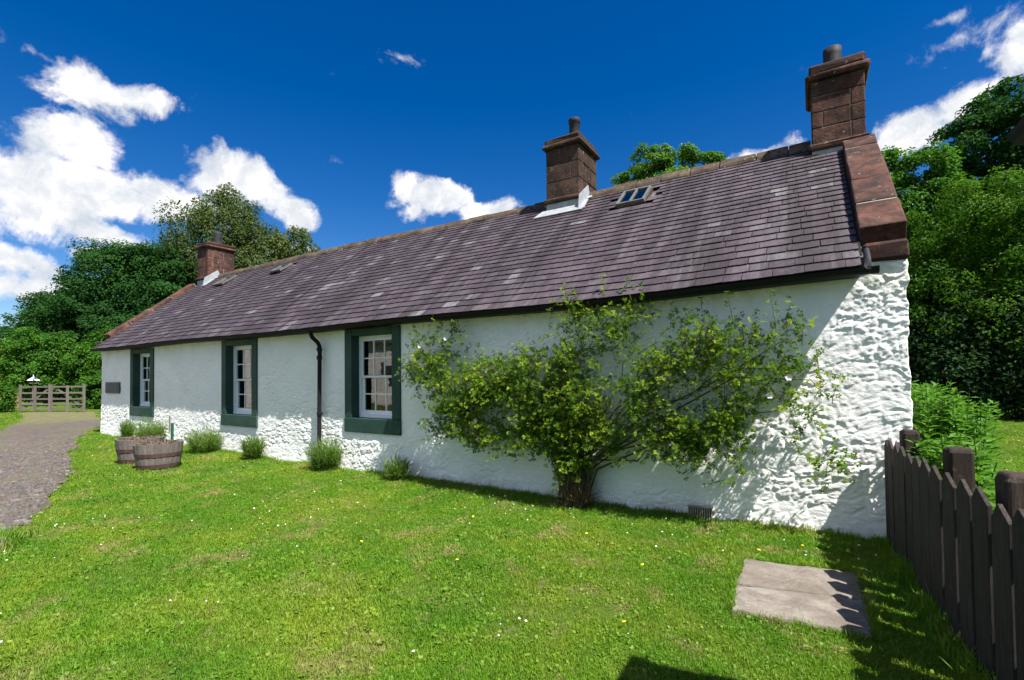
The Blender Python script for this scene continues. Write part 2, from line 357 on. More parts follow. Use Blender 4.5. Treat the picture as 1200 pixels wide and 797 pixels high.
MAT['pinkwall'] = m_plain('pale_pink_render', (.82, .75, .69), .9, .18, 3, bump=.6, dist=.02)
MAT['roofdark'] = m_plain('dark_roof', (.09, .08, .09), .8, .3, 3, bump=.5, dist=.02)
MAT['card'] = m_plain('pale_card', (.26, .25, .20), .7, .2, 30)
MAT['stakegreen'] = m_plain('green_plastic', (.01, .09, .06), .5, .1, 30)

# ------------------------------------------------------------------ mesh helpers
def mesh_np(name, V, F, mat, parent=None, rnd=None, smooth=False, extra=None):
    V = np.asarray(V, np.float32); F = np.asarray(F, np.int32); k = F.shape[1]
    me = bpy.data.meshes.new(name); me.vertices.add(len(V)); me.vertices.foreach_set('co', V.ravel())
    me.loops.add(F.size); me.loops.foreach_set('vertex_index', F.ravel()); me.polygons.add(len(F))
    me.polygons.foreach_set('loop_start', np.arange(0, F.size, k, dtype=np.int32))
    me.polygons.foreach_set('use_smooth', np.full(len(F), bool(smooth)))
    if rnd is not None:
        a = me.attributes.new('rnd', 'FLOAT', 'POINT'); a.data.foreach_set('value', np.asarray(rnd, np.float32))
    if extra:
        for nm, v in extra.items():
            a = me.attributes.new(nm, 'FLOAT', 'POINT'); a.data.foreach_set('value', np.asarray(v, np.float32))
    me.update(); me.validate()
    if mat is not None: me.materials.append(mat)
    o = bpy.data.objects.new(name, me); COL.objects.link(o)
    if parent is not None: o.parent = parent
    return o
class MB:
    def __init__(s): s.v = []; s.f = []; s.r = []
    def add(s, vs, fs, r=0.):
        b = len(s.v); s.v += [tuple(p) for p in vs]; s.f += [tuple(i + b for i in f) for f in fs]; s.r += [r] * len(vs)
    def box(s, lo, hi, r=0., jit=0.):
        x0, y0, z0 = lo; x1, y1, z1 = hi
        vs = [(x0, y0, z0), (x1, y0, z0), (x1, y1, z0), (x0, y1, z0), (x0, y0, z1), (x1, y0, z1), (x1, y1, z1), (x0, y1, z1)]
        if jit: vs = [tuple(c + random.uniform(-jit, jit) for c in p) for p in vs]
        s.add(vs, [(0, 3, 2, 1), (4, 5, 6, 7), (0, 1, 5, 4), (1, 2, 6, 5), (2, 3, 7, 6), (3, 0, 4, 7)], r)
    def hexa(s, p, r=0.):     # 8 points, bottom loop then top loop
        s.add(p, [(0, 3, 2, 1), (4, 5, 6, 7), (0, 1, 5, 4), (1, 2, 6, 5), (2, 3, 7, 6), (3, 0, 4, 7)], r)
    def bar(s, a, b, w, h, up=(0, 0, 1), r=0.):
        a = Vector(a); b = Vector(b); d = (b - a).normalized(); u = Vector(up); sd = d.cross(u).normalized(); u = sd.cross(d)
        p = [a + sd * i * w / 2 + u * j * h / 2 for i, j in ((-1, -1), (1, -1), (1, 1), (-1, 1))]
        s.hexa(p + [q + (b - a) for q in p], r)
    def tube(s, pts, rad, n=8, cap=True, r=0.):
        pts = [Vector(p) for p in pts]; rad = rad if isinstance(rad, (list, tuple)) else [rad] * len(pts)
        base = len(s.v); ref = Vector((.3, .9, .2))
        for i, p in enumerate(pts):
            d = (pts[min(i + 1, len(pts) - 1)] - pts[max(i - 1, 0)]).normalized()
            a = d.cross(ref)
            if a.length < 1e-3: a = d.cross(Vector((1, 0, 0)))
            a.normalize(); b = d.cross(a)
            for k in range(n):
                t = 2 * math.pi * k / n; s.v.append(tuple(p + (a * math.cos(t) + b * math.sin(t)) * rad[i])); s.r.append(r)
        for i in range(len(pts) - 1):
            for k in range(n):
                k2 = (k + 1) % n; s.f.append((base + i * n + k, base + i * n + k2, base + (i + 1) * n + k2, base + (i + 1) * n + k))
        if cap:
            s.f.append(tuple(base + k for k in range(n))[::-1]); e = base + (len(pts) - 1) * n; s.f.append(tuple(e + k for k in range(n)))
    def lathe(s, c, prof, n=20, r=0.):
        base = len(s.v)
        for (ra, z) in prof:
            for k in range(n):
                t = 2 * math.pi * k / n; s.v.append((c[0] + ra * math.cos(t), c[1] + ra * math.sin(t), c[2] + z)); s.r.append(r)
        for i in range(len(prof) - 1):
            for k in range(n):
                k2 = (k + 1) % n; s.f.append((base + i * n + k, base + i * n + k2, base + (i + 1) * n + k2, base + (i + 1) * n + k))
    def build(s, name, mat, parent=None, smooth=False, bevel=0):
        me = bpy.data.meshes.new(name); me.from_pydata(s.v, [], s.f)
        a = me.attributes.new('rnd', 'FLOAT', 'POINT'); a.data.foreach_set('value', s.r)
        if smooth: me.polygons.foreach_set('use_smooth', [True] * len(me.polygons))
        me.update(); me.materials.append(MAT[mat] if isinstance(mat, str) else mat)
        o = bpy.data.objects.new(name, me); COL.objects.link(o)
        if parent is not None: o.parent = parent
        if bevel:
            b = o.modifiers.new('edge', 'BEVEL'); b.width = bevel; b.segments = 2; b.limit_method = 'ANGLE'
        return o
def tag(o, label=None, cat=None, group=None, kind=None):
    if label: o['label'] = label
    if cat: o['category'] = cat
    if group: o['group'] = group
    if kind: o['kind'] = kind
    return o
def empty(name, loc=(0, 0, 0), rz=0):
    o = bpy.data.objects.new(name, None); COL.objects.link(o); o.location = loc; o.rotation_euler.z = rz; o.empty_display_size = .2
    return o
def rough_block(name, mat, parent, lo, hi, amp=.006, cell=.07, bev=.012):
    """a dressed stone: box with subdivided, slightly uneven faces and worn arrises"""
    lo = np.array(lo, float); hi = np.array(hi, float)
    bm = bmesh.new(); bmesh.ops.create_cube(bm, size=1)
    for v in bm.verts: v.co = Vector(((v.co.x + .5) * (hi[0] - lo[0]) + lo[0], (v.co.y + .5) * (hi[1] - lo[1]) + lo[1], (v.co.z + .5) * (hi[2] - lo[2]) + lo[2]))
    bmesh.ops.bevel(bm, geom=bm.edges[:], offset=bev, segments=1, affect='EDGES')
    for v in bm.verts:
        v.co += Vector((random.uniform(-amp, amp), random.uniform(-amp, amp), random.uniform(-amp, amp)))
    me = bpy.data.meshes.new(name); bm.to_mesh(me); bm.free(); me.materials.append(MAT[mat])
    o = bpy.data.objects.new(name, me); COL.objects.link(o); o.parent = parent
    return o

# ================================================================== SETTING: ground, path
WY = 5.612; XR = .755; XL = -17.543
PATH_R = [(-2.5, -.75), (-4.6, .35), (-6.71, 1.37), (-7.82, 1.87), (-9.05, 2.36), (-11.4, 3.16), (-13.95, 3.98), (-16.6, 4.9), (-19.4, 6.0), (-22.5, 7.4), (-26, 8.3), (-30.2, 9.4)]
PATH_L = [(-2.5, -3.6), (-5.6, -2.4), (-8.4, -1.3), (-10.6, -.45), (-12.6, .4), (-15, 1.4), (-17.4, 2.45), (-19.8, 3.5), (-22.1, 4.42), (-24.8, 5.35), (-28, 6.35), (-33.0, 7.3)]
def in_poly(x, y, P):
    c = np.zeros(x.shape, bool); n = len(P)
    for i in range(n):
        x0, y0 = P[i]; x1, y1 = P[(i + 1) % n]
        k = ((y0 > y) != (y1 > y)) & (x < (x1 - x0) * (y - y0) / (y1 - y0 + 1e-12) + x0); c ^= k
    return c
PATHPOLY = PATH_R + PATH_L[::-1]
# lawn: one sheet to the horizon, finely cut near the cottage
gx = np.concatenate([np.array([-900, -400, -200, -120, -80, -60, -50]), np.linspace(-44, 14, 175), np.array([20, 30, 45, 70, 120, 250, 900])])
gy = np.concatenate([np.array([-900, -300, -120, -60, -30, -16]), np.linspace(-9, 30, 130), np.array([36, 45, 60, 90, 150, 300, 900])])
GX, GY = np.meshgrid(gx, gy, indexing='ij')
def ground_z(x, y):
    return (fbm(x * .33, y * .33, 3, 2) - .5) * .06
GZ = np.where((np.abs(GX) < 60) & (np.abs(GY) < 40), ground_z(GX, GY), 0)
nx, ny = len(gx), len(gy)
idx = np.arange(nx * ny).reshape(nx, ny)
Fq = np.stack([idx[:-1, :-1], idx[1:, :-1], idx[1:, 1:], idx[:-1, 1:]], -1).reshape(-1, 4)
lawn = mesh_np('lawn', np.stack([GX, GY, GZ], -1).reshape(-1, 3), Fq, MAT['lawn'], smooth=True)
tag(lawn, 'mown green lawn in front of the cottage', 'lawn', kind='structure')
# path: strip laid a little above the lawn
def resample(P, n):
    P = np.array(P, float); d = np.r_[0, np.cumsum(np.hypot(*np.diff(P, axis=0).T))]; t = np.linspace(0, d[-1], n)
    return np.stack([np.interp(t, d, P[:, 0]), np.interp(t, d, P[:, 1])], -1)
pr = resample(PATH_R, 150); pl = resample(PATH_L, 150)
wob = (fbm(np.arange(150) * .33, np.zeros(150), 8, 3) - .5) * .4
pr = pr + np.stack([wob * .35, wob], -1)
S = np.linspace(0, 1, 34)
PV = pr[:, None, :] * (1 - S[None, :, None]) + pl[:, None, :] * S[None, :, None]
pz = ground_z(PV[..., 0], PV[..., 1]) + .022 + .02 * np.minimum(1, np.minimum(S, 1 - S) * 8)[None, :] + (fbm(PV[..., 0] * 3, PV[..., 1] * 3, 21, 2) - .5) * .02
idp = np.arange(150 * 34).reshape(150, 34)
Fp = np.stack([idp[:-1, :-1], idp[:-1, 1:], idp[1:, 1:], idp[1:, :-1]], -1).reshape(-1, 4)
path = mesh_np('path', np.dstack([PV, pz]).reshape(-1, 3), Fp, MAT['track'], smooth=True)
tag(path, 'cobbled stone path leading to the field gate', 'path', kind='structure')
# cobbles, too small to pick apart: one mass of real stones
def cobbles():
    step = .064
    X, Y = np.meshgrid(np.arange(-17, -4.8, step), np.arange(-2.2, 7, step), indexing='ij'); X = X.ravel(); Y = Y.ravel()
    X = X + rng.uniform(-.03, .03, X.shape); Y = Y + rng.uniform(-.03, .03, Y.shape)
    PR = [tuple(p) for p in pr]; poly = PR + [tuple(p) for p in pl[::-1]]
    far = np.hypot(X, Y); k = in_poly(X, Y, poly) & (rng.uniform(0, 1, X.shape) < np.clip(1.3 - (far - 7) / 13, .2, .96)) & (Y > X * -.18 - 2.6)
    X = X[k]; Y = Y[k]; n = len(X)
    r = rng.uniform(.021, .040, n) * (1 + .9 * (rng.uniform(0, 1, n) < .07)); rot = rng.uniform(0, 6.28, n); asp = rng.uniform(.6, 1, n)
    a = np.linspace(0, 2 * np.pi, 7)[:-1]
    V = np.zeros((n, 13, 3)); jr = rng.uniform(.85, 1.15, (n, 6))
    for ring, (q, zz) in enumerate(((1., -.008), (.78, .012))):
        lx = np.cos(a)[None] * jr * (r * q)[:, None]; ly = np.sin(a)[None] * jr * (r * q * asp)[:, None]
        V[:, ring * 6:ring * 6 + 6, 0] = lx * np.cos(rot)[:, None] - ly * np.sin(rot)[:, None] + X[:, None]
        V[:, ring * 6:ring * 6 + 6, 1] = lx * np.sin(rot)[:, None] + ly * np.cos(rot)[:, None] + Y[:, None]
        V[:, ring * 6:ring * 6 + 6, 2] = zz
    V[:, 12, 0] = X; V[:, 12, 1] = Y; V[:, 12, 2] = .017
    V[:, :, 2] += (ground_z(X, Y) + .034 + rng.uniform(-.008, .01, n))[:, None]
    f = []
    for i in range(6):
        j = (i + 1) % 6; f += [(i, j, 6 + j), (i, 6 + j, 6 + i), (6 + i, 6 + j, 12)]
    F = (np.array(f)[None] + (np.arange(n) * 13)[:, None, None]).reshape(-1, 3)
    o = mesh_np('cobbles', V.reshape(-1, 3), F, MAT['cobble'], path, np.repeat(rng.uniform(0, 1, n), 13)); o['kind'] = 'stuff'
cobbles()

# ================================================================== COTTAGE
cot = empty('cottage', (0, 0, 0))
tag(cot, 'long whitewashed stone cottage with purple slate roof and green window margins', 'cottage')
WINS = [(-6.905, -5.575, .66, 2.425), (-10.945, -9.59, .59, 2.42), (-15.565, -14.20, .64, 2.405)]     # outer edge of the painted margins
WINS_IN = [(m[0] + .18, m[1] - .19, m[2] + .25, m[3] - .13) for m in WINS]
def eave_dz(X):
    X = np.asarray(X, float); t = np.clip((X + 3.5) / 4.2, 0, 1); return -.02 + .06 * t * t * (3 - 2 * t) + .012 * np.sin(X * .9)
YE, ZE, YRG, ZRG = 5.31, 2.50, 8.42, 4.985
def ridge_dz(X): return -.0035 * (np.asarray(X, float) + 8) + .018 * np.sin(np.asarray(X, float) * .55 + 1)
SL = math.hypot(YRG - YE, ZRG - ZE); UPS = np.array([0, (YRG - YE) / SL, (ZRG - ZE) / SL]); NRM = np.array([0, -UPS[2], UPS[1]])
def roofp(X, s, h=0):
    """point on the roof: along X, distance s up the slope, h above it"""
    t = s / SL; z = ZE + eave_dz(X) * (1 - t) + (ZRG - ZE) * t + ridge_dz(X) * t
    return np.array([X, YE + (YRG - YE) * t + NRM[1] * h, z + NRM[2] * h])
# ---- front wall: thick limewashed rubble, real relief
def front_wall():
    xs = [XL]
    while xs[-1] < XR - .012:
        d = math.hypot(xs[-1], WY); xs.append(xs[-1] + np.clip(.0016 * d, .0085, .026))
    xs = np.array(xs); xs = XL + (xs - XL) * (XR - XL) / (xs[-1] - XL)
    for a, b, c, d in WINS_IN:
        for e in (a - .02, b + .02): xs[np.argmin(abs(xs - e))] = e
    zs = np.linspace(-.12, 2.62, 300)
    for e in {round(v, 3) for w in WINS_IN for v in (w[2] - .02, w[3] + .02)}: zs[np.argmin(abs(zs - e))] = e
    X, Z = np.meshgrid(xs, zs, indexing='ij')
    wx = X + (fbm(X * 3.1, Z * 3.1, 31, 3) - .5) * .16; wz_ = Z + (fbm(X * 3.1 + 9, Z * 3.1, 37, 3) - .5) * .15 + (fbm(X * .6, Z * .6, 39, 2) - .5) * .5
    sh_ = wx * .2
    f1, f2, idv = worley(wx * 5.6, (wz_ - sh_) * 8.6, 3)
    edge = np.clip((f2 - f1) * 2.4, 0, 1); edge = edge * edge * (3 - 2 * edge)
    g1, g2, idg = worley(wx * 15.0 + 3, (wz_ - sh_) * 22, 11)
    e2 = np.clip((g2 - g1) * 1.7, 0, 1)
    rd2 = 1 - np.abs(fbm(wx * 17 + 5, (wz_ - sh_) * 30, 19, 2) * 2 - 1)
    calm = np.clip((fbm(X * .9, Z * 1.3, 61, 3) - .26) * 3.0, .55, 1)          # some stretches were plastered smoother
    big = (fbm(X * .5, Z * .6, 71, 3) - .5) * .035
    f3 = fbm(wx * 8, (wz_ - sh_) * 13, 15, 3) - .5; f4 = fbm(wx * 27, (wz_ - sh_) * 38, 19, 2) - .5
    d = big + calm * (edge * (.002 + .009 * idv) + e2 * .0065 * (.25 + idg) + f3 * .013 + f4 * .0095 + (rd2 - .5) * .004)
    d = d + .026 * np.clip(1 - Z / .45, 0, 1) ** 2 * (.4 + 1.0 * vnoise(X * 2.1, Z * 0 + 1, 77))                  # spreading foot
    # calm next to the margins, the gable corner a little ragged
    for a, b, c, e in WINS:
        m = np.maximum(np.maximum(a - X, X - b), np.maximum(c - Z, Z - e)); k = np.clip(m / .16, 0, 1); d = d * k
    xo = X + np.where(X > XR - .25, (fbm(Z * 7, X * 3, 41, 3) - .5) * .05 * (X - XR + .25) / .25, 0) - np.where(X < XL + .25, (fbm(Z * 7, X * 3, 42, 3) - .5) * .05 * (XL + .25 - X) / .25, 0)
    V = np.stack([xo, WY - d, Z], -1)
    n, m = X.shape; ids = np.arange(n * m).reshape(n, m)
    F = np.stack([ids[:-1, :-1], ids[1:, :-1], ids[1:, 1:], ids[:-1, 1:]], -1)
    cx = (xs[:-1] + xs[1:]) / 2; cz = (zs[:-1] + zs[1:]) / 2; CX, CZ = np.meshgrid(cx, cz, indexing='ij')
    keep = np.ones(CX.shape, bool)
    for a, b, c, e in WINS_IN: keep &= ~((CX > a - .02) & (CX < b + .02) & (CZ > c - .02) & (CZ < e + .02))
    Vf = V.reshape(-1, 3); F = F[keep]
    # return the corners into the gables
    VV = [Vf]; FF = [F]; b0 = len(Vf)
    for col, yy in ((ids[-1], WY + .5), (ids[0], WY + .5)):
        add = Vf[col].copy(); add[:, 1] = yy; VV.append(add)
        i2 = np.arange(b0, b0 + m); b0 += m
        q = np.stack([col[:-1], i2[:-1], i2[1:], col[1:]], -1); FF.append(q if col is ids[-1] or yy else q)
    mesh_np('front_wall', np.vstack(VV), np.vstack(FF), MAT['wall'], cot, smooth=True)
front_wall()
YB = 2 * YRG - WY
for x0, x1 in ((XR - .5, XR - .03), (XL + .03, XL + .5)):          # gable walls: a pentagon each
    b = MB(); P = [(WY + .45, -.1), (YB, -.1), (YB, 2.62), (YRG, ZRG - .12), (WY + .45, ZE + .55)]
    v = [(x0, y, z) for y, z in P] + [(x1, y, z) for y, z in P]
    b.add(v, [(0, 1, 2, 3, 4), (9, 8, 7, 6, 5)] + [(i, i + 5, (i + 1) % 5 + 5, (i + 1) % 5) for i in range(5)])
    b.build('gable_wall', 'wall', cot)
b = MB(); b.box((XL + .5, YB - .4, -.1), (XR - .5, YB, 2.6)); b.build('back_wall', 'wall', cot)
b = MB(); b.box((XL + .5, WY + .6, -.09), (XR - .5, YB - .4, .04)); b.build('inner_floor', 'dark', cot)
b = MB()       # roof deck under the slates and the rear slope
dx = np.linspace(XL + .30, .43, 40)
for i in range(39):
    x0, x1 = dx[i], dx[i + 1]
    p = [roofp(x0, .12, -.03), roofp(x1, .12, -.03), roofp(x1, SL - .03, -.03), roofp(x0, SL - .03, -.03)]
    q = [roofp(x0, .12, -.09), roofp(x1, .12, -.09), roofp(x1, SL - .03, -.09), roofp(x0, SL - .03, -.09)]
    b.hexa([tuple(v) for v in q] + [tuple(v) for v in p])
    mir = lambda v: (v[0], 2 * YRG - v[1], v[2])
    b.hexa([mir(v) for v in (q[3], q[2], q[1], q[0])] + [mir(v) for v in (p[3], p[2], p[1], p[0])])
roof = b.build('roof', 'roofdark', cot)

# ---- slates
SKEWIN_R = .40; SKEWIN_L = XL + .36
SKYL = [(-2.68, -2.21, 2.96, 3.55), (-15.40, -14.85, 2.98, 3.52), (-12.45, -11.98, 3.02, 3.46)]
CHIM = [(.075, .69), (-4.165, -3.50), (-17.16, -16.50)]
def slates():
    variants = []
    for k in range(8):
        r = random.Random(k)
        bot = [(-.5 + r.uniform(0, .02), r.uniform(0, .015)), (-.2, r.uniform(-.02, .02)), (.12, r.uniform(-.02, .02)), (.5 - r.uniform(0, .02), r.uniform(0, .02) + (.05 if k == 3 else 0))]
        out = bot + [(.5, 1), (-.5, 1)]
        v = [(x, y, 1 if y < .5 else .15) for x, y in out] + [(x, y, 0 if y < .5 else -.15) for x, y in out]
        f = [(0, 1, 2, 3, 4, 5)] + [(i, i + 6, (i + 1) % 6 + 6, (i + 1) % 6) for i in range(6)]
        me = bpy.data.meshes.new('slate'); me.from_pydata(v, [], f); me.update(); me.materials.append(MAT['slate']); variants.append(me)
    courses = []; s = -.03; j = 0
    while s < SL - .05:
        e = .172 - .038 * (s / SL); courses.append((s, e)); s += e; j += 1
    items = []
    for j, (s, e) in enumerate(courses):
        x = SKEWIN_L + random.uniform(-.2, 0)
        while x < SKEWIN_R - .02:
            w = random.uniform(.15, .30) if j % 2 else random.uniform(.17, .32)
            x2 = x + w
            if SKEWIN_R - x2 < .1: x2 = SKEWIN_R
            a = max(x, SKEWIN_L); xm = (a + x2) / 2
            skip = any(c0 - .08 < xm < c1 + .08 and l0 - .14 < s < l1 - .05 for c0, c1, l0, l1 in SKYL) or any(c0 + .05 < xm < c1 - .05 and s > SL - .62 for c0, c1 in CHIM)
            if not skip: items.append((j, s, e, a, x2))
            x = x2
    def place(it, h0):
        j, s, e, a, x2 = it; xm = (a + x2) / 2; w = x2 - a - .0025; L = e * 1.55
        if s + L > SL + .02: L = SL + .02 - s
        o = roofp(xm, s + random.uniform(-.005, .005), .0); th = random.uniform(.0065, .0085); lift = .010 + random.uniform(0, .0012)
        up = roofp(xm, s + L, 0) - roofp(xm, s, 0); up = up / np.linalg.norm(up); rt = np.array([1., 0, 0])
        dxs = roofp(xm + .2, s, 0) - roofp(xm - .2, s, 0); rt = dxs / np.linalg.norm(dxs); nn = np.cross(rt, up)
        ang = random.gauss(0, .007); rt2 = rt * math.cos(ang) + up * math.sin(ang); up2 = -rt * math.sin(ang) + up * math.cos(ang)
        tl = -.017 / max(L, .15); up3 = up2 + nn * tl; up3 = up3 / np.linalg.norm(up3)
        n3 = np.cross(rt2, up3)
        M = np.eye(4); M[:3, 0] = rt2 * w; M[:3, 1] = up3 * L; M[:3, 2] = n3 * th; M[:3, 3] = o + nn * (lift + .006)
        return M
    def size(it):
        p = roofp((it[3] + it[4]) / 2, it[1]); d = np.linalg.norm(p - np.array([0, 0, 1.6]))
        v = (np.array([0, 0, 1.6]) - p) / d
        return (it[4] - it[3]) * it[2] * max(.02, v @ NRM) / d ** 2
    items.sort(key=size, reverse=True)
    for it in items[:300]:
        o = bpy.data.objects.new('slate', random.choice(variants)); COL.objects.link(o); o.parent = roof; o.matrix_basis = Matrix(place(it, 0).tolist())
    VV = []; FF5 = []; R = []; b0 = 0
    top = []; side = []
    for it in items[300:]:
        me = random.choice(variants); v = np.array([p.co for p in me.vertices]); M = place(it, 0)
        VV.append(v @ M[:3, :3].T + M[:3, 3]); R += [random.random()] * 12
        top += [(b0, b0 + 1, b0 + 4, b0 + 5), (b0 + 1, b0 + 2, b0 + 3, b0 + 4)]
        side += [(b0 + i, b0 + i + 6, b0 + (i + 1) % 6 + 6, b0 + (i + 1) % 6) for i in range(6)]; b0 += 12
    o = mesh_np('slates', np.vstack(VV), np.array(top + side), MAT['slate'], roof, R); o['kind'] = 'stuff'
    return len(items)
slates()
# ---- ridge stones
def ridge_stones():
    x = SKEWIN_L + .1
    while x < SKEWIN_R - .05:
        w = random.uniform(.42, .62); x2 = min(x + w, SKEWIN_R + .0)
        if SKEWIN_R - x2 < .2: x2 = SKEWIN_R
        segs = [(x, x2)]
        for c0, c1 in CHIM:
            ns = []
            for a, c in segs:
                if c <= c0 or a >= c1: ns.append((a, c))
                else:
                    if a < c0 - .05: ns.append((a, c0 - .01))
                    if c > c1 + .05: ns.append((c1 + .01, c))
            segs = ns
        for a, c in segs:
            m = MB(); j = [random.uniform(-.012, .012) for _ in range(8)]
            pr_ = []
            for xx, o in ((a + .006, 0), (c - .006, 1)):
                z = ZRG + float(ridge_dz(xx)) + j[o]
                pr_.append([(xx, YRG - .17 + j[2 + o], z - .115), (xx, YRG - .15 + j[2 + o], z - .055), (xx, YRG - .05, z + .055 + j[4 + o]), (xx, YRG + .05, z + .055 + j[4 + o]), (xx, YRG + .16, z - .06), (xx, YRG + .17, z - .115)])
            v = pr_[0] + pr_[1]
            m.add(v, [(i, i + 6, i + 7, i + 1) for i in range(5)] + [(0, 1, 2, 3, 4, 5), (11, 10, 9, 8, 7, 6), (0, 5, 11, 6)])
            m.build('ridge_stone', 'ridge', cot, bevel=.012)
        x = x2
ridge_stones()
# ---- skew stones along the gables
def skew(x0, x1, cuts, mat, h1, s0=.28):
    for i in range(len(cuts) - 1):
        a, c = cuts[i] + .006, cuts[i + 1] - .006; j = lambda: random.uniform(-.007, .007)
        lo = [roofp(x0, a, -.10), roofp(x1, a, -.10), roofp(x1, c, -.10), roofp(x0, c, -.10)]
        hh = h1 + random.uniform(-.008, .008)
        hi = [roofp(x0 + j(), a, hh + j()), roofp(x1 + j(), a, hh + j()), roofp(x1 + j(), c, hh + j()), roofp(x0 + j(), c, hh + j())]
        m = MB(); m.hexa([tuple(v) for v in lo] + [tuple(v) for v in hi]); o = m.build('skew_stone', mat, cot, bevel=.016)
    for i in range(1, len(cuts)):         # pale pointing between the stones
        s = cuts[i]; w = .011
        lo = [roofp(x0 + .012, s - w, -.08), roofp(x1 - .012, s - w, -.08), roofp(x1 - .012, s + w, -.08), roofp(x0 + .012, s + w, -.08)]
        hi = [roofp(x0 + .012, s - w, h1 - .008), roofp(x1 - .012, s - w, h1 - .008), roofp(x1 - .012, s + w, h1 - .008), roofp(x0 + .012, s + w, h1 - .008)]
        m = MB(); m.hexa([tuple(v) for v in lo] + [tuple(v) for v in hi]); m.build('skew_pointing', 'mortar', cot)
skew(.42, XR + .02, [.52, 1.15, 1.85, 2.45, 3.05, 3.42], 'red', .13)
skew(XL - .02, XL + .34, [.52, 1.2, 1.9, 2.6, 3.42], 'red', .11)
rough_block('kneeler_stone', 'red', cot, (.428, 5.565, 2.62), (XR + .022, 6.0, 2.80), .01, bev=.025)
rough_block('kneeler_stone', 'brown', cot, (XL - .015, 5.50, 2.50), (XL + .33, 5.95, 2.70), .012, bev=.02)
# lead valley beside the right skew
m = MB()
for i in range(12):
    s0, s1 = .2 + i * .27, .2 + (i + 1) * .27
    m.hexa([tuple(roofp(x, s, h)) for h in (.0, .012) for x, s in ((.36, s0), (.418, s0), (.418, min(s1, 3.45)), (.36, min(s1, 3.45)))])
m.build('lead_valley', 'gutter', cot)
m = MB(); q = []
for s_, h_ in ((.26, .06), (.17, .065), (.08, .045), (.01, .0), (-.02, -.04)):
    q.append([tuple(roofp(x, s_, h_ * k)) for x, k in ((.425, .3), (.437, .6), (.455, .8), (.470, .6))])
v = [p for r_ in q for p in r_]; v += [(p[0] + .004, p[1] + .008, p[2] - .014) for p in v]; f = []
for i in range(4):
    for j in range(3):
        k = i * 4 + j; f += [(k, k + 1, k + 5, k + 4), (k + 20, k + 24, k + 25, k + 21)]
m.add(v, f); m.build('lead_spout', 'pot', cot, smooth=True)
# ---- gutter, fascia, downpipe
def gutter(x0, x1, name='gutter'):
    m = MB(); n = 9; xs = np.linspace(x0, x1, 46); rings = []
    for x in xs:
        dz = float(eave_dz(x)); cyc, czc = 5.375, 2.492 + dz - .004
        ring = [(x, cyc + .062 * math.cos(t), czc - .062 * math.sin(t)) for t in np.linspace(0, math.pi, n)]
        ring += [(x, cyc + .054 * math.cos(t), czc - .054 * math.sin(t)) for t in np.linspace(math.pi, 0, n)]
        rings.append(ring)
    k = 2 * n
    v = [p for r in rings for p in r]; f = []
    for i in range(len(xs) - 1):
        for q in range(k):
            q2 = (q + 1) % k; f.append((i * k + q, i * k + q2, (i + 1) * k + q2, (i + 1) * k + q))
    f += [tuple(range(k))[::-1], tuple(range((len(xs) - 1) * k, len(xs) * k))]
    m.add(v, f); return m.build(name, 'gutter', cot)
gutter(XL + .05, .53)
m = MB()
for i in range(30):
    xa = XL + .05 + i * (.40 - XL - .05) / 30; xb = XL + .05 + (i + 1) * (.40 - XL - .05) / 30
    za, zb = float(eave_dz(xa)), float(eave_dz(xb))
    m.hexa([(xa, 5.44, 2.44 + za), (xb, 5.44, 2.44 + zb), (xb, WY + .02, 2.44 + zb), (xa, WY + .02, 2.44 + za), (xa, 5.44, 2.55 + za), (xb, 5.44, 2.55 + zb), (xb, WY + .02, 2.60 + zb), (xa, WY + .02, 2.60 + za)])
m.build('eaves_board', 'gutter', cot)
pz0 = 2.43
m = MB(); X0 = -7.51
m.tube([(X0 - .03, 5.375, 2.45), (X0 - .03, 5.375, 2.37), (X0 - .02, 5.40, 2.31), (X0 + .01, 5.49, 2.22), (X0 + .015, 5.52, 2.16), (X0 + .015, 5.525, 2.08), (X0, 5.525, .9), (X0, 5.525, .12), (X0, 5.48, .03)], .036, 10)
dp = m.build('downpipe', 'gutter', cot, smooth=True)
for z in (2.1, 1.95, .95):
    m = MB(); m.lathe((X0 + .008, 5.525, z), [(.036, -.035), (.048, -.03), (.048, .03), (.036, .035)], 12); m.build('pipe_collar', 'gutter', dp)
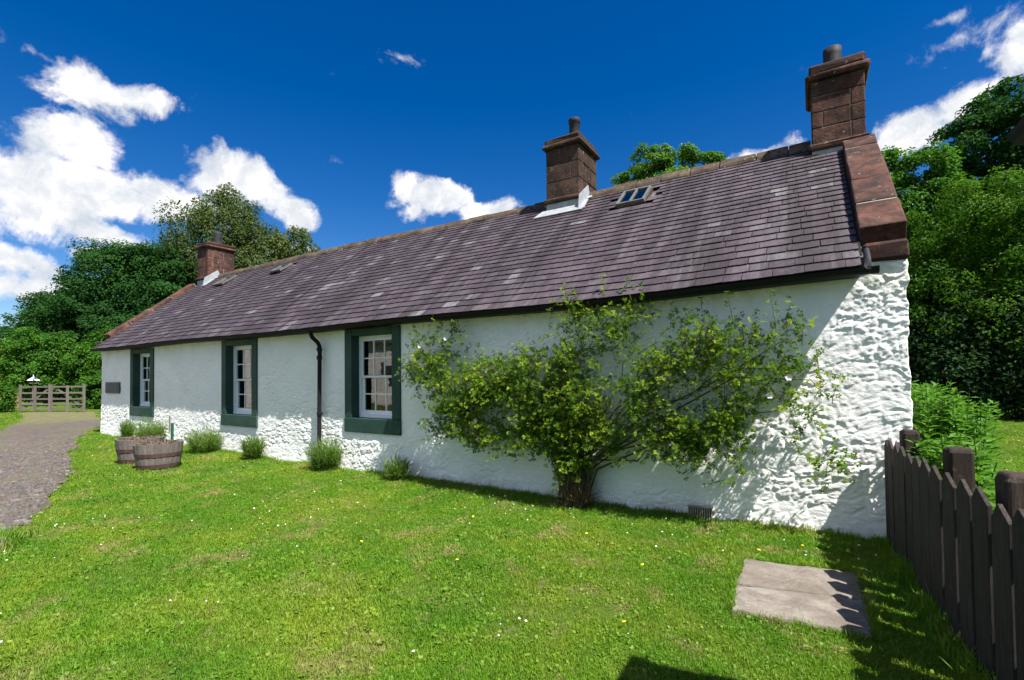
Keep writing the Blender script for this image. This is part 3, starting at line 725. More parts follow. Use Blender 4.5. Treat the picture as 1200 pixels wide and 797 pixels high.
# ---- windows
def window(a, b_, c, d, seed):
    r = random.Random(seed)
    w = empty('sash_window', ((a + b_) / 2, WY, c)); w.parent = cot; ox, oz = (a + b_) / 2, c
    def bx(m, x0, x1, y0, y1, z0, z1): m.box((x0 - ox, y0, z0 - oz), (x1 - ox, y1, z1 - oz))
    ia, ib, ic, id_ = a + .18, b_ - .19, c + .24, d - .12
    dep = .14
    for nm, x0, x1, z0, z1 in (('margin_stone', a, ia, c + .02, d - .003), ('margin_stone', ib, b_, c + .025, d - .003), ('lintel', ia + .002, ib - .002, id_, d), ('sill', a - .004, b_ + .004, c - .004, ic)):
        m = MB(); y0 = -.028 if nm != 'sill' else -.036
        if nm == 'sill':
            bx(m, x0, x1, y0, .26, z0, ic - .001)
        elif nm == 'lintel': bx(m, x0, x1, y0 + .002, .26, z0, z1)
        else: bx(m, x0, x1, y0, .26, ic + .0 if True else z0, z1)
        m.build(nm, 'green', w, bevel=.012)
    # inner frame (box) and the two sashes
    m = MB(); fy = dep
    fw_ = .05
    bx(m, ia + .002, ia + fw_, fy, fy + .09, ic + .002, id_ - .002); bx(m, ib - fw_, ib - .002, fy, fy + .09, ic + .002, id_ - .002)
    bx(m, ia + fw_ + .001, ib - fw_ - .001, fy, fy + .09, id_ - fw_, id_ - .002); bx(m, ia + fw_ + .001, ib - fw_ - .001, fy - .03, fy + .09, ic + .002, ic + .045)
    m.build('frame', 'white', w)
    x0, x1 = ia + fw_ + .001, ib - fw_ - .001; z0, z1 = ic + .046, id_ - fw_ - .001; zm = (z0 + z1) / 2
    for k, (sa, sb_, yy) in enumerate(((z0, zm + .018, fy + .045), (zm - .018, z1, fy + .012))):
        m = MB(); st = .042; rb = .075 if k == 0 else .036; rt_ = .036
        bx(m, x0, x0 + st, yy, yy + .03, sa, sb_); bx(m, x1 - st, x1, yy, yy + .03, sa, sb_)
        bx(m, x0 + st + .0005, x1 - st - .0005, yy + .0005, yy + .0295, sa, sa + rb); bx(m, x0 + st + .0005, x1 - st - .0005, yy + .0005, yy + .0295, sb_ - rt_, sb_)
        sash = m.build('sash', 'white', w)
        gx0, gx1, gz0, gz1 = x0 + st, x1 - st, sa + rb, sb_ - rt_
        m = MB()
        for i in (1, 2):
            gx_ = gx0 + (gx1 - gx0) * i / 3; bx(m, gx_ - .010, gx_ + .010, yy + .003, yy + .027, gz0 + .0005, gz1 - .0005)
        m.build('glazing_bar', 'white', w)
        m = MB(); gz_ = (gz0 + gz1) / 2; bx(m, gx0 + .0005, gx1 - .0005, yy + .004, yy + .026, gz_ - .010, gz_ + .010); m.build('glazing_bar', 'white', w)
        for i in range(3):
            for q in range(2):
                pa, pb = gx0 + (gx1 - gx0) * i / 3, gx0 + (gx1 - gx0) * (i + 1) / 3; qa, qb = gz0 + (gz1 - gz0) * q / 2, gz0 + (gz1 - gz0) * (q + 1) / 2
                cx, cz = (pa + pb) / 2, (qa + qb) / 2; hx, hz = (pb - pa) / 2 - .009, (qb - qa) / 2 - .009
                m = MB(); m.box((-hx, -.0018, -hz), (hx, .0018, hz)); o = m.build('pane', 'glass', w)
                o.location = (cx - ox, yy + .015, cz - oz); o.rotation_euler = (r.uniform(-.008, .008), 0, r.uniform(-.01, .01))
for i, q in enumerate(WINS): window(*q, i)
# ---- chimneys
def chimney(x0, x1, y0, y1, zroof, zplinth, ztop, mat, capz, pot, courses, both=True):
    c = empty('chimney', ((x0 + x1) / 2, (y0 + y1) / 2, zroof)); c.parent = cot
    ox, oy, oz = c.location
    L = lambda lo, hi: ((lo[0] - ox, lo[1] - oy, lo[2] - oz), (hi[0] - ox, hi[1] - oy, hi[2] - oz))
    rough_block('chimney_core', 'mortar', c, *L((x0 + .012, y0 + .012, zroof - .5), (x1 - .012, y1 - .012, ztop - .01)), .0, bev=.002)
    zs = np.linspace(zplinth, ztop, len(courses) + 1)
    for k, fr in enumerate(courses):
        xs = [x0] + [x0 + f * (x1 - x0) for f in fr] + [x1]
        for i in range(len(xs) - 1):
            rough_block('stone_block', mat, c, *L((xs[i] + .004 * (i > 0), y0 - random.uniform(0, .006), zs[k] + .004), (xs[i + 1] - .004 * (i < len(xs) - 2), y0 + .16, zs[k + 1] - .004)), .004, bev=.010)
        for xa, xb in ((x0 - .003, x0 + .14), (x1 - .14, x1 + .003)):
            ym = y0 + .16 + (.35 if k % 2 else .5) * (y1 - y0 - .16)
            for ya, yb in ((y0 + .168, ym - .004), (ym + .004, y1)):
                rough_block('stone_block', mat, c, *L((xa, ya, zs[k] + .004), (xb, yb, zs[k + 1] - .004)), .004, bev=.010)
    rough_block('plinth_course', mat, c, *L((x0 - .045, y0 - .05, zplinth - .085), (x1 + .045, y1 + .05, zplinth - .002)), .006, bev=.022)
    rough_block('lead_apron', 'lead', c, *L((x0 - .004, y0 - .006, zplinth - .62), (x1 + .004, y1 + .004, zplinth - .088)), .003, bev=.01)
    rough_block('cap_stone', mat, c, *L((x0 - .065, y0 - .07, ztop + .002), (x1 + .065, y1 + .07, ztop + .085)), .008, bev=.025)
    rough_block('cap_stone', mat, c, *L((x0 - .02, y0 - .02, ztop + .087), (x1 + .02, y1 + .02, capz)), .010, bev=.03)
    px, py, pr_, ph, lip = pot
    m = MB(); prof = [(pr_ * 1.06, 0), (pr_, .05), (pr_ * .98, ph - .09)]
    prof += [(pr_ * 1.12, ph - .075), (pr_ * 1.14, ph - .02), (pr_ * 1.08, ph), (pr_ * .85, ph), (pr_ * .8, ph - .2)] if lip else [(pr_ * 1.0, ph), (pr_ * .86, ph), (pr_ * .84, ph - .2)]
    m.lathe((px - ox, py - oy, capz - oz - .01), prof, 22); m.build('chimney_pot', 'pot', c, smooth=True)
    return c, L
YC0, YC1 = 8.0, 8.84
c1, L1 = chimney(.075, .69, YC0, YC1, 4.70, 4.80, 5.70, 'red', 5.93, (.345, 8.25, .115, .30, False), [[.75], [.22, .74], [.74], []])
c2, L2 = chimney(-4.165, -3.50, YC0, YC1, 4.70, 4.875, 5.80, 'brown', 6.01, (-3.70, 8.28, .10, .40, True), [[.24], [.78], [.4]])
c3, L3 = chimney(-17.16, -16.50, YC0, YC1, 4.72, 4.91, 5.86, 'red', 6.06, (-16.72, 8.42, .13, .42, False), [[.4], [.7], [.3]])
def flashing(x, side, parent, L, mat='lead'):
    m = MB(); w = .16 * side
    for (s0, s1, h) in ((SL - .78, SL - .30, .0), (SL - .30, SL - .04, .0)):
        m.hexa([tuple(np.array(roofp(xx, s, hh)) - np.array(parent.location)) for hh in (.030, .046) for xx, s in ((x + .004 * side, s0), (x + w, s0 + .05), (x + w * .7, s1), (x + .004 * side, s1))])
    p = [roofp(x + .049 * side, SL - .75, .03), roofp(x + .049 * side, SL - .05, .04), roofp(x + .049 * side, SL - .02, .2), roofp(x + .049 * side, SL - .52, .22)]
    q = [v + np.array([.012 * side, 0, 0]) for v in p]; o = np.array(parent.location)
    m.hexa([tuple(v - o) for v in p] + [tuple(v - o) for v in q]); m.build('flashing', mat, parent)
flashing(-3.50, 1, c2, L2); flashing(-16.50, 1, c3, L3)
m = MB(); o_ = np.array(c2.location)
m.hexa([tuple(roofp(x, s, h) - o_) for h in (.03, .05) for x, s in ((-4.33, SL - .80), (-3.34, SL - .80), (-3.44, SL - .50), (-4.24, SL - .50))]); m.build('flashing', 'lead', c2)
# ---- skylights
def skylight(x0, x1, s0, s1, panes, open_, hh):
    e = empty('skylight', tuple(roofp((x0 + x1) / 2, s0, 0))); e.parent = cot; o = np.array(e.location)
    f = lambda x, s, h: tuple(roofp(x, s, h + open_ * (1 - (s - s0) / (s1 - s0))) - o)
    def slab(m, xa, xb, sa, sb_, ha, hb): m.hexa([f(x, s, h) for h in (ha, hb) for x, s in ((xa, sa), (xb, sa), (xb, sb_), (xa, sb_))])
    fw_ = .035
    m = MB(); slab(m, x0, x0 + fw_, s0, s1, hh - .05, hh); slab(m, x1 - fw_, x1, s0, s1, hh - .05, hh); slab(m, x0 + fw_, x1 - fw_, s1 - fw_, s1, hh - .05, hh - .001); slab(m, x0 + fw_, x1 - fw_, s0, s0 + fw_, hh - .05, hh - .001)
    m.build('frame', 'iron', e)
    m = MB(); g = lambda x, s, h: tuple(roofp(x, s, h) - o)
    for xa, xb, sa, sb_ in ((x0 - .02, x0 + .02, s0 - .01, s1 + .02), (x1 - .02, x1 + .02, s0 - .01, s1 + .02), (x0 + .021, x1 - .021, s0 - .03, s0 + .01), (x0 + .021, x1 - .021, s1, s1 + .03)):
        m.hexa([g(x, s, h) for h in (-.02, hh - .052) for x, s in ((xa, sa), (xb, sa), (xb, sb_), (xa, sb_))])
    m.build('kerb_frame', 'brown', e)
    ww = (x1 - x0 - 2 * fw_) / panes
    for i in range(panes):
        m = MB(); slab(m, x0 + fw_ + ww * i + .004, x0 + fw_ + ww * (i + 1) - .004, s0 + fw_ + .002, s1 - fw_ - .002, hh - .03, hh - .024); m.build('pane', 'glass', e)
        if i:
            m = MB(); slab(m, x0 + fw_ + ww * i - .013, x0 + fw_ + ww * i + .013, s0 + fw_ + .001, s1 - fw_ - .001, hh - .045, hh + .004); m.build('glazing_bar', 'iron', e)
    m = MB(); m.hexa([g(x, s, h) for h in (-.028, -.02) for x, s in ((x0 + .03, s0 + .02), (x1 - .03, s0 + .02), (x1 - .03, s1 - .02), (x0 + .03, s1 - .02))]); m.build('dark_backing', 'dark', e)  # flat dark sheet standing in for the unlit space under the glass
skylight(*SKYL[0], 2, 0, .075); skylight(*SKYL[1], 1, .03, .07); skylight(*SKYL[2], 1, .04, .07)
# ---- plaque and vent grille
m = MB(); m.box((-17.115, WY - .055, 1.215), (-16.20, WY - .005, 1.525)); pq = m.build('plaque', 'plaque', cot, bevel=.01)
m = MB(); m.box((-17.07, WY - .062, 1.255), (-16.245, WY - .0555, 1.485)); m.build('plaque_face', 'iron', pq)
vg = empty('vent_grille', (-1.06, WY - .07, .06)); vg.parent = cot
m = MB(); m.box((-.12, .01, -.07), (.12, .03, .09)); m.build('vent_backing', 'dark', vg)
m = MB(); m.box((-.13, -.01, -.08), (.13, .009, -.066)); m.box((-.13, -.01, .08), (.13, .009, .094)); m.build('vent_frame', 'card', vg)
for i in range(11):
    m = MB(); x = -.118 + i * .0236; m.box((x - .005, -.008, -.0655), (x + .005, .008, .0795)); m.build('vent_bar', 'card', vg)

# ================================================================== PLANTS: helpers
def leaf_quads(P, N, size, asp=.55, fold=.25, D=None):
    """P positions, N normals: one folded rhombus (two triangles) per leaf"""
    n = len(P); N = N / (np.linalg.norm(N, axis=1, keepdims=True) + 1e-9)
    if D is None: D = rng.normal(size=(n, 3))
    D = D - N * (D * N).sum(1, keepdims=True); D /= np.linalg.norm(D, axis=1, keepdims=True) + 1e-9
    B = np.cross(N, D); size = np.broadcast_to(np.asarray(size, float), (n,))[:, None]
    V = np.empty((n, 4, 3))
    V[:, 0] = P; V[:, 2] = P + D * size
    mid = P + D * size * .5 + N * size * fold * asp
    V[:, 1] = mid + B * size * asp * .5; V[:, 3] = mid - B * size * asp * .5
    i = np.arange(n)[:, None] * 4
    F = np.concatenate([i + np.array([[0, 1, 2]]), i + np.array([[0, 2, 3]])])
    return V.reshape(-1, 3), F
def leaf_mesh(name, P, N, size, mat, parent, rnd, asp=.55, fold=.25, D=None):
    V, F = leaf_quads(P, N, size, asp, fold, D)
    return mesh_np(name, V, F, MAT[mat], parent, np.repeat(rnd, 4))
def unit(n): v = rng.normal(size=(n, 3)); return v / np.linalg.norm(v, axis=1, keepdims=True)
def tree(name, base, lobes, nclump, per, leaf, mat, label, clump_r=.16, trunk_r=.25, bark='bark', group=None, flat=.75, gap=.0, cat='tree', spread=1., trunk=True, up=.55):
    """lobes: (dx,dy,z,rx,ry,rz) about the base"""
    t = empty(name, base); tag(t, label, cat, group)
    lob = np.array(lobes, float); vol = lob[:, 3] * lob[:, 4] * lob[:, 5]; cnt = np.maximum(3, (nclump * vol ** .67 / (vol ** .67).sum()).astype(int))
    m = MB(); H = max(l[2] for l in lobes)
    Ps = []; Ns = []; Rs = []; Ss = []
    tops = []
    for (dx, dy, z, rx, ry, rz), n in zip(lobes, cnt):
        tops.append((dx, dy, z - rz * .2))
        u = unit(n); rad = rng.uniform(.40, 1.12, n) ** .65
        cc = u * rad[:, None] * np.array([rx, ry, rz]) * (1 + .22 * (rng.uniform(0, 1, n) - .5))[:, None] + np.array([dx, dy, z])
        cr = clump_r * (rx + ry + rz) / 3 * rng.uniform(.65, 1.45, n) * spread + .12
        tone = rng.uniform(0, 1, n)
        for i in range(n):
            k = int(per * rng.uniform(.6, 1.4))
            v = unit(k); q = v * (rng.uniform(.25, 1, k) ** .5)[:, None] * cr[i] * np.array([1, 1, flat])
            Ps.append(cc[i] + q)
            nn = v * .55 + u[i] * .45 + np.array([0, 0, up]) + rng.normal(size=(k, 3)) * .45
            Ns.append(nn); Rs.append(np.clip(tone[i] * .55 + rng.uniform(0, .45, k), 0, 1)); Ss.append(leaf * rng.uniform(.7, 1.3, k))
    P = np.vstack(Ps); P[:, 2] = np.maximum(P[:, 2], .02)
    leaf_mesh('crown', P, np.vstack(Ns), np.concatenate(Ss), mat, t, np.concatenate(Rs), .62, .3)
    if trunk:
        z1 = min(l[2] - l[5] * .5 for l in lobes) + .3; z1 = max(z1, H * .25)
        m.tube([(0, 0, -.1), (.03, .02, z1 * .3), (-.04, .03, z1 * .7), (.02, -.02, z1)], [trunk_r * 1.35, trunk_r * 1.05, trunk_r * .9, trunk_r * .75], 9)
        for (x, y, z) in tops:
            mid = (x * .45 + random.uniform(-.2, .2), y * .45, z1 + (z - z1) * .5)
            m.tube([(.0, 0, z1 * .85), mid, (x, y, z)], [trunk_r * .6, trunk_r * .36, trunk_r * .1], 6)
            for q in range(4):
                e = (x + random.uniform(-.6, .6), y + random.uniform(-.6, .6), z + random.uniform(-.4, .3))
                m.tube([mid, ((mid[0] + e[0]) / 2, (mid[1] + e[1]) / 2, (mid[2] + e[2]) / 2 + .2), e], [trunk_r * .25, trunk_r * .15, trunk_r * .05], 5)
        m.build('trunk', bark, t, smooth=True)
    return t
# ---- trees behind the gate on the left
tree('sycamore_tree', (-46.2, 16.0, .7), [(0, 0, 8.2, 3.6, 3.6, 3.4), (-2.6, -1.8, 5.4, 3., 3., 2.8), (2.6, 1.6, 7.0, 3.2, 3.2, 3.2), (.8, -2.4, 4.4, 3.2, 3., 2.6), (3.4, 0, 4.0, 3., 3., 2.6), (-.8, 1, 9.6, 2.6, 2.6, 2.0), (2.6, 1.6, 9.6, 2.4, 2.4, 1.8), (-2.8, -1.4, 7.4, 2.0, 2.0, 2.), (-4.2, -2.6, 4.2, 2.0, 2.0, 2.)], 420, 260, .21, 'leaf_dark',
     'large dark green sycamore left of the red end chimney', .3, .4, flat=.55)
tree('willow_tree', (-44.0, 22.5, 0), [(0, 0, 12.6, 4.2, 4., 4.6), (-3.4, -2, 10.2, 2.8, 2.8, 3.4), (3.6, 2.4, 11.4, 3.2, 3., 3.4), (1., 0, 15.2, 2.6, 2.6, 2.6), (5.2, 3.2, 13.2, 2., 2., 1.9), (-2.2, -1.6, 7.6, 3., 3., 3.), (-4.2, -2.6, 8.2, 2.4, 2.4, 2.6)], 560, 110, .22, 'leaf_olive',
     'tall airy olive green tree behind the red end chimney', .2, .3, 'birchbark', flat=1.0, spread=1.15, up=.2)
tree('sycamore_tree', (-62, 15.0, 0), [(0, 0, 5.2, 4.4, 4.4, 3.2), (-3.4, -2, 3.8, 4, 4, 3.2), (4, 2.6, 4.8, 4, 4, 3.0), (-7, -3.4, 4, 4, 4, 3.4)], 260, 200, .27, 'leaf_dark',
     'low dark tree at the far left edge beyond the gate', .2, .4, flat=.55)
tree('maple_tree', (-40.6, 10.2, 0), [(-.8, -.6, 3.1, 1.5, 1.5, 1.6), (.9, .7, 3.0, 1.5, 1.5, 1.6), (0, 0, 1.9, 1.7, 1.7, 1.5), (1.9, 1.2, 2.2, 1.3, 1.3, 1.4), (-1.9, -1.2, 2.2, 1.3, 1.3, 1.5)], 260, 130, .16, 'leaf_mid',
     'light green maple bush behind the bird table', .2, .12, flat=.8)
tree('maple_tree', (-37.6, 12.6, 0), [(0, 0, 2.6, 1.6, 1.6, 1.9), (-1., -.6, 1.5, 1.4, 1.4, 1.4), (1.2, .8, 1.8, 1.4, 1.4, 1.6)], 170, 130, .15, 'leaf_mid',
     'light green maple bush next to the cottage corner', .2, .12, flat=.8)
tree('holly_tree', (-52, 11.6, 0), [(0, 0, 2.6, 2.4, 2.4, 2.6), (-3, -1.2, 2.6, 2.6, 2.4, 2.8), (2.6, 1.4, 2.8, 2.2, 2.2, 2.6), (5.2, 2.8, 2.6, 2.2, 2.2, 2.6)], 220, 170, .22, 'leaf_dark',
     'dark evergreen thicket behind the maple bushes', .2, .2, flat=.8, cat='thicket')
tree('hedge_shrub', (-34.6, 6.6, 0), [(0, 0, .95, .95, .95, 1.0), (-1.1, -.5, .9, .9, .9, .95), (.55, .35, .7, .6, .6, .75)], 130, 80, .10, 'leaf_mid',
     'rounded clipped shrub at the hinge end of the field gate', .2, .08, flat=.9, cat='shrub')
tree('laurel_shrub', (-32.2, 10.1, 0), [(0, 0, 1.05, .75, .75, 1.05), (-.5, -.35, .7, .55, .55, .7), (.5, .4, 1.1, .7, .7, 1.0)], 130, 80, .11, 'leaf_mid',
     'leafy shrub between the field gate and the cottage corner', .2, .08, flat=.9, cat='shrub')
# ---- trees behind the cottage and on the right
tree('ash_tree', (-5.6, 21.5, 0), [(0, 0, 10.4, 1.0, 1., .8), (-1.2, 0, 10.3, .75, .75, .62), (.95, 0, 10.5, .9, .9, .75), (2.1, 0, 10.1, .9, .9, .55), (3.2, .2, 9.8, .7, .7, .4), (.2, 0, 9.3, 2.0, 1.6, .9), (-.3, .1, 11.2, .8, .8, .5)], 140, 170, .125, 'leaf_bright',
     'bright green treetop showing above the ridge', .26, .2, flat=.62)
tree('beech_tree', (4.7, 22.4, 0), [(.3, 0, 6.2, 1.9, 1.6, 2.1), (-.9, -.3, 4.6, 1.5, 1.4, 1.9), (1.6, 0, 5.6, 1.9, 1.6, 2.3), (3.4, 0, 5.6, 2., 1.8, 2.6), (.4, -.4, 3.0, 2., 1.5, 2.0), (2.6, -.3, 2.8, 2.2, 1.5, 2.1)], 640, 140, .105, 'leaf_fresh',
     'dense yellow green tree filling the right edge behind the lawn', .165, .25, flat=.75, up=.4)
tree('cherry_tree', (2.9, 24.2, 0), [(0, 0, 7.4, 1.5, 1.2, 1.8), (-.3, 0, 9.5, 1.0, .9, 1.0), (1.0, .2, 9.3, 1.2, .9, .9), (-.4, 0, 5.2, 1.4, 1.3, 1.6), (.6, .2, 3.4, 1.5, 1.3, 1.5), (1.5, .3, 8.0, 1.0, .9, 1.1)], 300, 110, .15, 'leaf_mid',
     'loose leafed green tree just past the stone gable', .22, .16, flat=.7)
tree('oak_tree', (8.2, 28.5, 0), [(-1.6, 0, 11.4, 1.9, 1.8, 1.7), (.2, 0, 12.8, 2.2, 2, 1.8), (-2.4, 0, 9.4, 1.6, 1.6, 1.6), (1.4, 0, 10, 2.4, 2, 2.6), (-1, 0, 7, 2.6, 2, 2.6)], 270, 190, .17, 'leaf_dark',
     'tall dark green tree rising behind the yellow green one', .2, .35, flat=.6)
tree('yew_hedge', (3.6, 21.4, 0), [(-1.6, 0, 1.6, 1.6, 1.0, 1.7), (.6, 0, 1.5, 1.7, 1.0, 1.7), (2.8, 0, 1.6, 1.7, 1.0, 1.7), (5.2, 0, 1.7, 1.9, 1.1, 1.8), (1.4, .5, 2.8, 1.8, 1, 1.4), (4.2, .5, 3.2, 2., 1, 1.6), (-1.4, .6, 3.0, 1.4, 1, 1.6)], 420, 190, .15, 'leaf_dark_shaded',
     'dark shaded hedge at the back of the side lawn', .32, .15, flat=.9, cat='hedge')
tree('holly_tree', (5.5, 31, 0), [(-3.4, 0, 2.5, 3, 2, 3), (0, 0, 3, 3, 2, 3.4), (3.5, 0, 3, 3, 2, 3.4), (-2, 0, 6, 3, 2, 3), (2, 0, 6.5, 3.2, 2, 3)], 260, 150, .26, 'leaf_dark',
     'dark tree added to block sky gaps behind the loose leafed tree, far beyond the gable', .3, .3, flat=.9)  # added as a backing that stops sky light between the nearer crowns

# ================================================================== THINGS
# ---- climbing rose
def rose():
    root = empty('climbing_rose', (-2.47, 5.42, 0)); tag(root, 'climbing rose trained across the white wall right of the largest window', 'climbing rose')
    O = np.array([-2.47, 5.42, 0])
    #        X     Z    rx   rz  weight depth
    BL = [(-4.9, 1.72, .34, .20, 1.1, .30), (-4.45, 1.62, .40, .22, 1.2, .34), (-4.7, 2.0, .34, .22, .42, .2), (-4.35, 2.1, .22, .25, .32, .18), (-4.6, 1.25, .34, .26, .8, .26), (-4.15, 1.35, .42, .34, 1.15, .36),
          (-4.35, .88, .36, .26, 1.0, .3), (-3.75, 1.05, .42, .36, 1.25, .38), (-3.65, 1.55, .40, .24, 1.1, .34), (-3.25, 1.35, .42, .38, 1.35, .42), (-3.2, .95, .4, .3, 1.0, .4), (-3.55, .68, .3, .14, .6, .28), (-2.85, 1.62, .42, .34, 1.2, .40), (-2.75, 1.1, .42, .4, 1.3, .45),
          (-2.3, 1.9, .42, .36, .8, .34), (-2.35, 1.4, .42, .42, 1.0, .42), (-2.5, .72, .26, .34, 1.5, .34), (-2.2, .95, .35, .25, 1.2, .34), (-2.9, .8, .3, .2, .9, .32), (-3.9, .8, .34, .2, .8, .3), (-1.1, .8, .3, .2, .7, .3), (-2.05, 2.25, .40, .22, .42, .24), (-2.45, 2.3, .22, .22, .3, .2), (-1.85, 1.75, .36, .36, .85, .34), (-1.85, 1.2, .38, .36, .95, .40), (-1.8, .78, .26, .22, .4, .28),
          (-1.45, 1.95, .34, .28, .9, .32), (-1.35, 1.55, .38, .25, .85, .36), (-1.35, 1.05, .38, .30, 1.1, .36), (-1.3, .66, .32, .20, .9, .3), (-1.0, 1.9, .32, .22, 1.0, .32), (-.95, 1.6, .34, .20, .9, .32), (-.92, 1.0, .32, .32, 1.1, .34), (-.7, 1.25, .24, .2, .8, .3), (-.82, .66, .20, .20, .8, .28),
          (-.6, 1.82, .32, .2, 1.0, .30), (-.5, 1.6, .30, .24, .9, .30), (-.25, 1.9, .24, .18, .6, .24), (-.25, 1.5, .26, .16, .8, .26), (-.3, 1.22, .16, .20, .55, .22), (.0, 1.52, .18, .12, .5, .22), (.12, 1.4, .13, .10, .4, .2), (-.12, 1.05, .07, .2, .35, .2), (.04, .80, .10, .15, .55, .2), (.1, .62, .09, .08, .35, .18), (-1.6, 2.25, .16, .16, .3, .2)]
    tw = []
    for X, Z, rx, rz, w, dp in BL:
        n = int(230 * w * (rx * rz) / .12 * .62) + 3
        for _ in range(n + (0 if Z > .8 or abs(X + 2.5) > .1 else 40)):
            a = rng.uniform(0, 6.283); r = math.sqrt(rng.uniform(0, 1))
            x, z = X + rx * r * math.cos(a), Z + rz * r * math.sin(a)
            if vnoise(np.array(x * 5.6), np.array(z * 5.6), 301) < .26 + .22 * rng.uniform() and w < 1.4: continue
            y = WY - .10 - dp * rng.uniform(.05, 1.) ** 1.1
            d = np.array([rng.normal() * .6 + .25 * math.cos(a), -abs(rng.normal()) * .45, .35 + rng.normal() * .55])
            tw.append((np.array([x, y, z]), d / np.linalg.norm(d), rng.uniform(.10, .26)))
    for x, z, l in ((-5.05, 2.0, .36), (-4.62, 2.05, .4), (-4.35, 2.15, .35), (-4.15, 2.05, .34), (-2.5, 2.25, .42), (-2.3, 2.3, .35), (-2.05, 2.3, .45), (-1.72, 2.2, .55), (-1.5, 2.1, .32), (-1.3, 2.05, .3), (-.95, 2.0, .38), (-.66, 1.9, .52), (-.28, 1.95, .42), (-.22, 2.0, .3), (-.05, 1.95, .2), (-.5, 1.95, .25), (-2.75, 2.15, .3), (-4.9, 1.85, .3), (-1.15, 2.0, .3)):
        tw.append((np.array([x, WY - .2 - rng.uniform(0, .12), z]), np.array([rng.normal() * .14, -.1, 1.]), l))
    P = []; N = []; D = []; R = []; Sz = []; m = MB()
    for p, d, l in tw:
        d = d / np.linalg.norm(d); nl = max(3, int(l / .035)); tone = rng.uniform(0, 1)
        bend = rng.normal(size=3) * .2
        q0 = p; pts = [p]
        for i in range(nl):
            t = (i + 1) / nl; dd = d + bend * t; dd /= np.linalg.norm(dd); q0 = q0 + dd * l / nl; pts.append(q0)
            sd = rng.normal(size=3); sd -= dd * (sd @ dd); sd /= np.linalg.norm(sd); sd = sd * .9 + dd * .35; sd[1] -= .25; sd /= np.linalg.norm(sd)
            ln = rng.uniform(.028, .05); nn = np.array([0, -.5, .8]) + rng.normal(size=3) * .5; nn -= sd * (nn @ sd); nn /= np.linalg.norm(nn); bb = np.cross(nn, sd)
            tn = np.clip(tone * .6 + rng.uniform(0, .4), 0, 1)
            for tt, si in ((1., 0), (.55, 1), (.55, -1), (.95, 1), (.95, -1)):
                P.append(q0 + sd * ln * tt); dr = sd if si == 0 else (bb * si * .9 + sd * .35)
                D.append(dr); N.append(nn + rng.normal(size=3) * .25); R.append(tn); Sz.append(rng.uniform(.022, .038))
        if rng.uniform() < .45 or l > .28: m.tube([pts[0], pts[len(pts) // 2], pts[-1]], [.0035, .003, .0018], 4, False)
    V, F = leaf_quads(np.array(P) - O, np.array(N), np.array(Sz), .68, .2, np.array(D))
    mesh_np('foliage', V, F, MAT['leaf_rose'], root, np.repeat(np.array(R), 4))
    m.v = [tuple(np.array(v) - O) for v in m.v]; m.build('twigs', 'cane', root)['kind'] = 'stuff'
    m = MB()
    for X, Z, rx, rz, w, dp in BL:
        if X > -.1 and Z < 1: continue
        if w < .95 and rng.uniform() < .55: continue
        b0 = np.array([-2.47 + rng.normal() * .07, 5.42 + rng.normal() * .04, -.03]); e = np.array([X, WY - .12 - dp * .25, Z])
        sg = np.sign(e[0] - b0[0]); k1 = b0 + np.array([rng.normal() * .05 + sg * .05, .02, .42 + rng.uniform(0, .3)])
        k2 = k1 * .62 + e * .38 + np.array([rng.normal() * .12, .06, .16 + rng.normal() * .13]); k3 = k1 * .28 + e * .72 + np.array([rng.normal() * .12, .05, .10 + rng.normal() * .13])
        m.tube([b0 - O, k1 - O, k2 - O, k3 - O, e - O], [.015, .013, .010, .008, .004], 6)
    for i in range(50):
        x = rng.normal() * .085; m.tube([(x, rng.normal() * .06, -.03), (x * 1.1 + rng.normal() * .03, rng.normal() * .06, .25), (x * 1.5 + rng.normal() * .06, rng.normal() * .07, .45 + rng.uniform(0, .3))], [rng.uniform(.008, .018), .010, .005], 6)
    m.build('canes', 'cane', root, smooth=True)
    k = 420; a_ = rng.uniform(0, 6.283, k); rr_ = .12 * np.sqrt(rng.uniform(.3, 1, k)); Pb = np.stack([rr_ * np.cos(a_) * 1.25, rr_ * np.sin(a_) * .7 - .02, rng.uniform(0, .12, k)], -1)
    Db = np.stack([np.cos(a_) * .25, np.sin(a_) * .25, np.ones(k)], -1) + rng.normal(size=(k, 3)) * .25
    V, F = leaf_quads(Pb, rng.normal(size=(k, 3)), rng.uniform(.12, .32, k), .035, .1, Db); mesh_np('dry_stalks', V, F, MAT['straw'], root, np.zeros(len(V)))['kind'] = 'stuff'
    for x, z, mt in ((-4.78, 2.03, 'petal'), (-4.66, 1.66, 'petal'), (-3.62, 1.66, 'petal'), (-4.3, 2.12, 'petal'), (-3.8, 1.0, 'pink'), (-.18, 1.55, 'petal'), (-.02, 1.46, 'petal'), (-.34, 1.38, 'petal')):
        m = MB(); c = np.array([x, WY - .42, z]) - O
        for k in range(6):
            a = k * 1.047; v = [(0, 0, 0), (math.cos(a - .5) * .026, -.012, math.sin(a - .5) * .026), (math.cos(a) * .034, -.016, math.sin(a) * .034), (math.cos(a + .5) * .026, -.012, math.sin(a + .5) * .026)]
            m.add([tuple(c + np.array(q)) for q in v], [(0, 1, 2, 3)])
        m.build('rose_flower', mt, root)
rose()
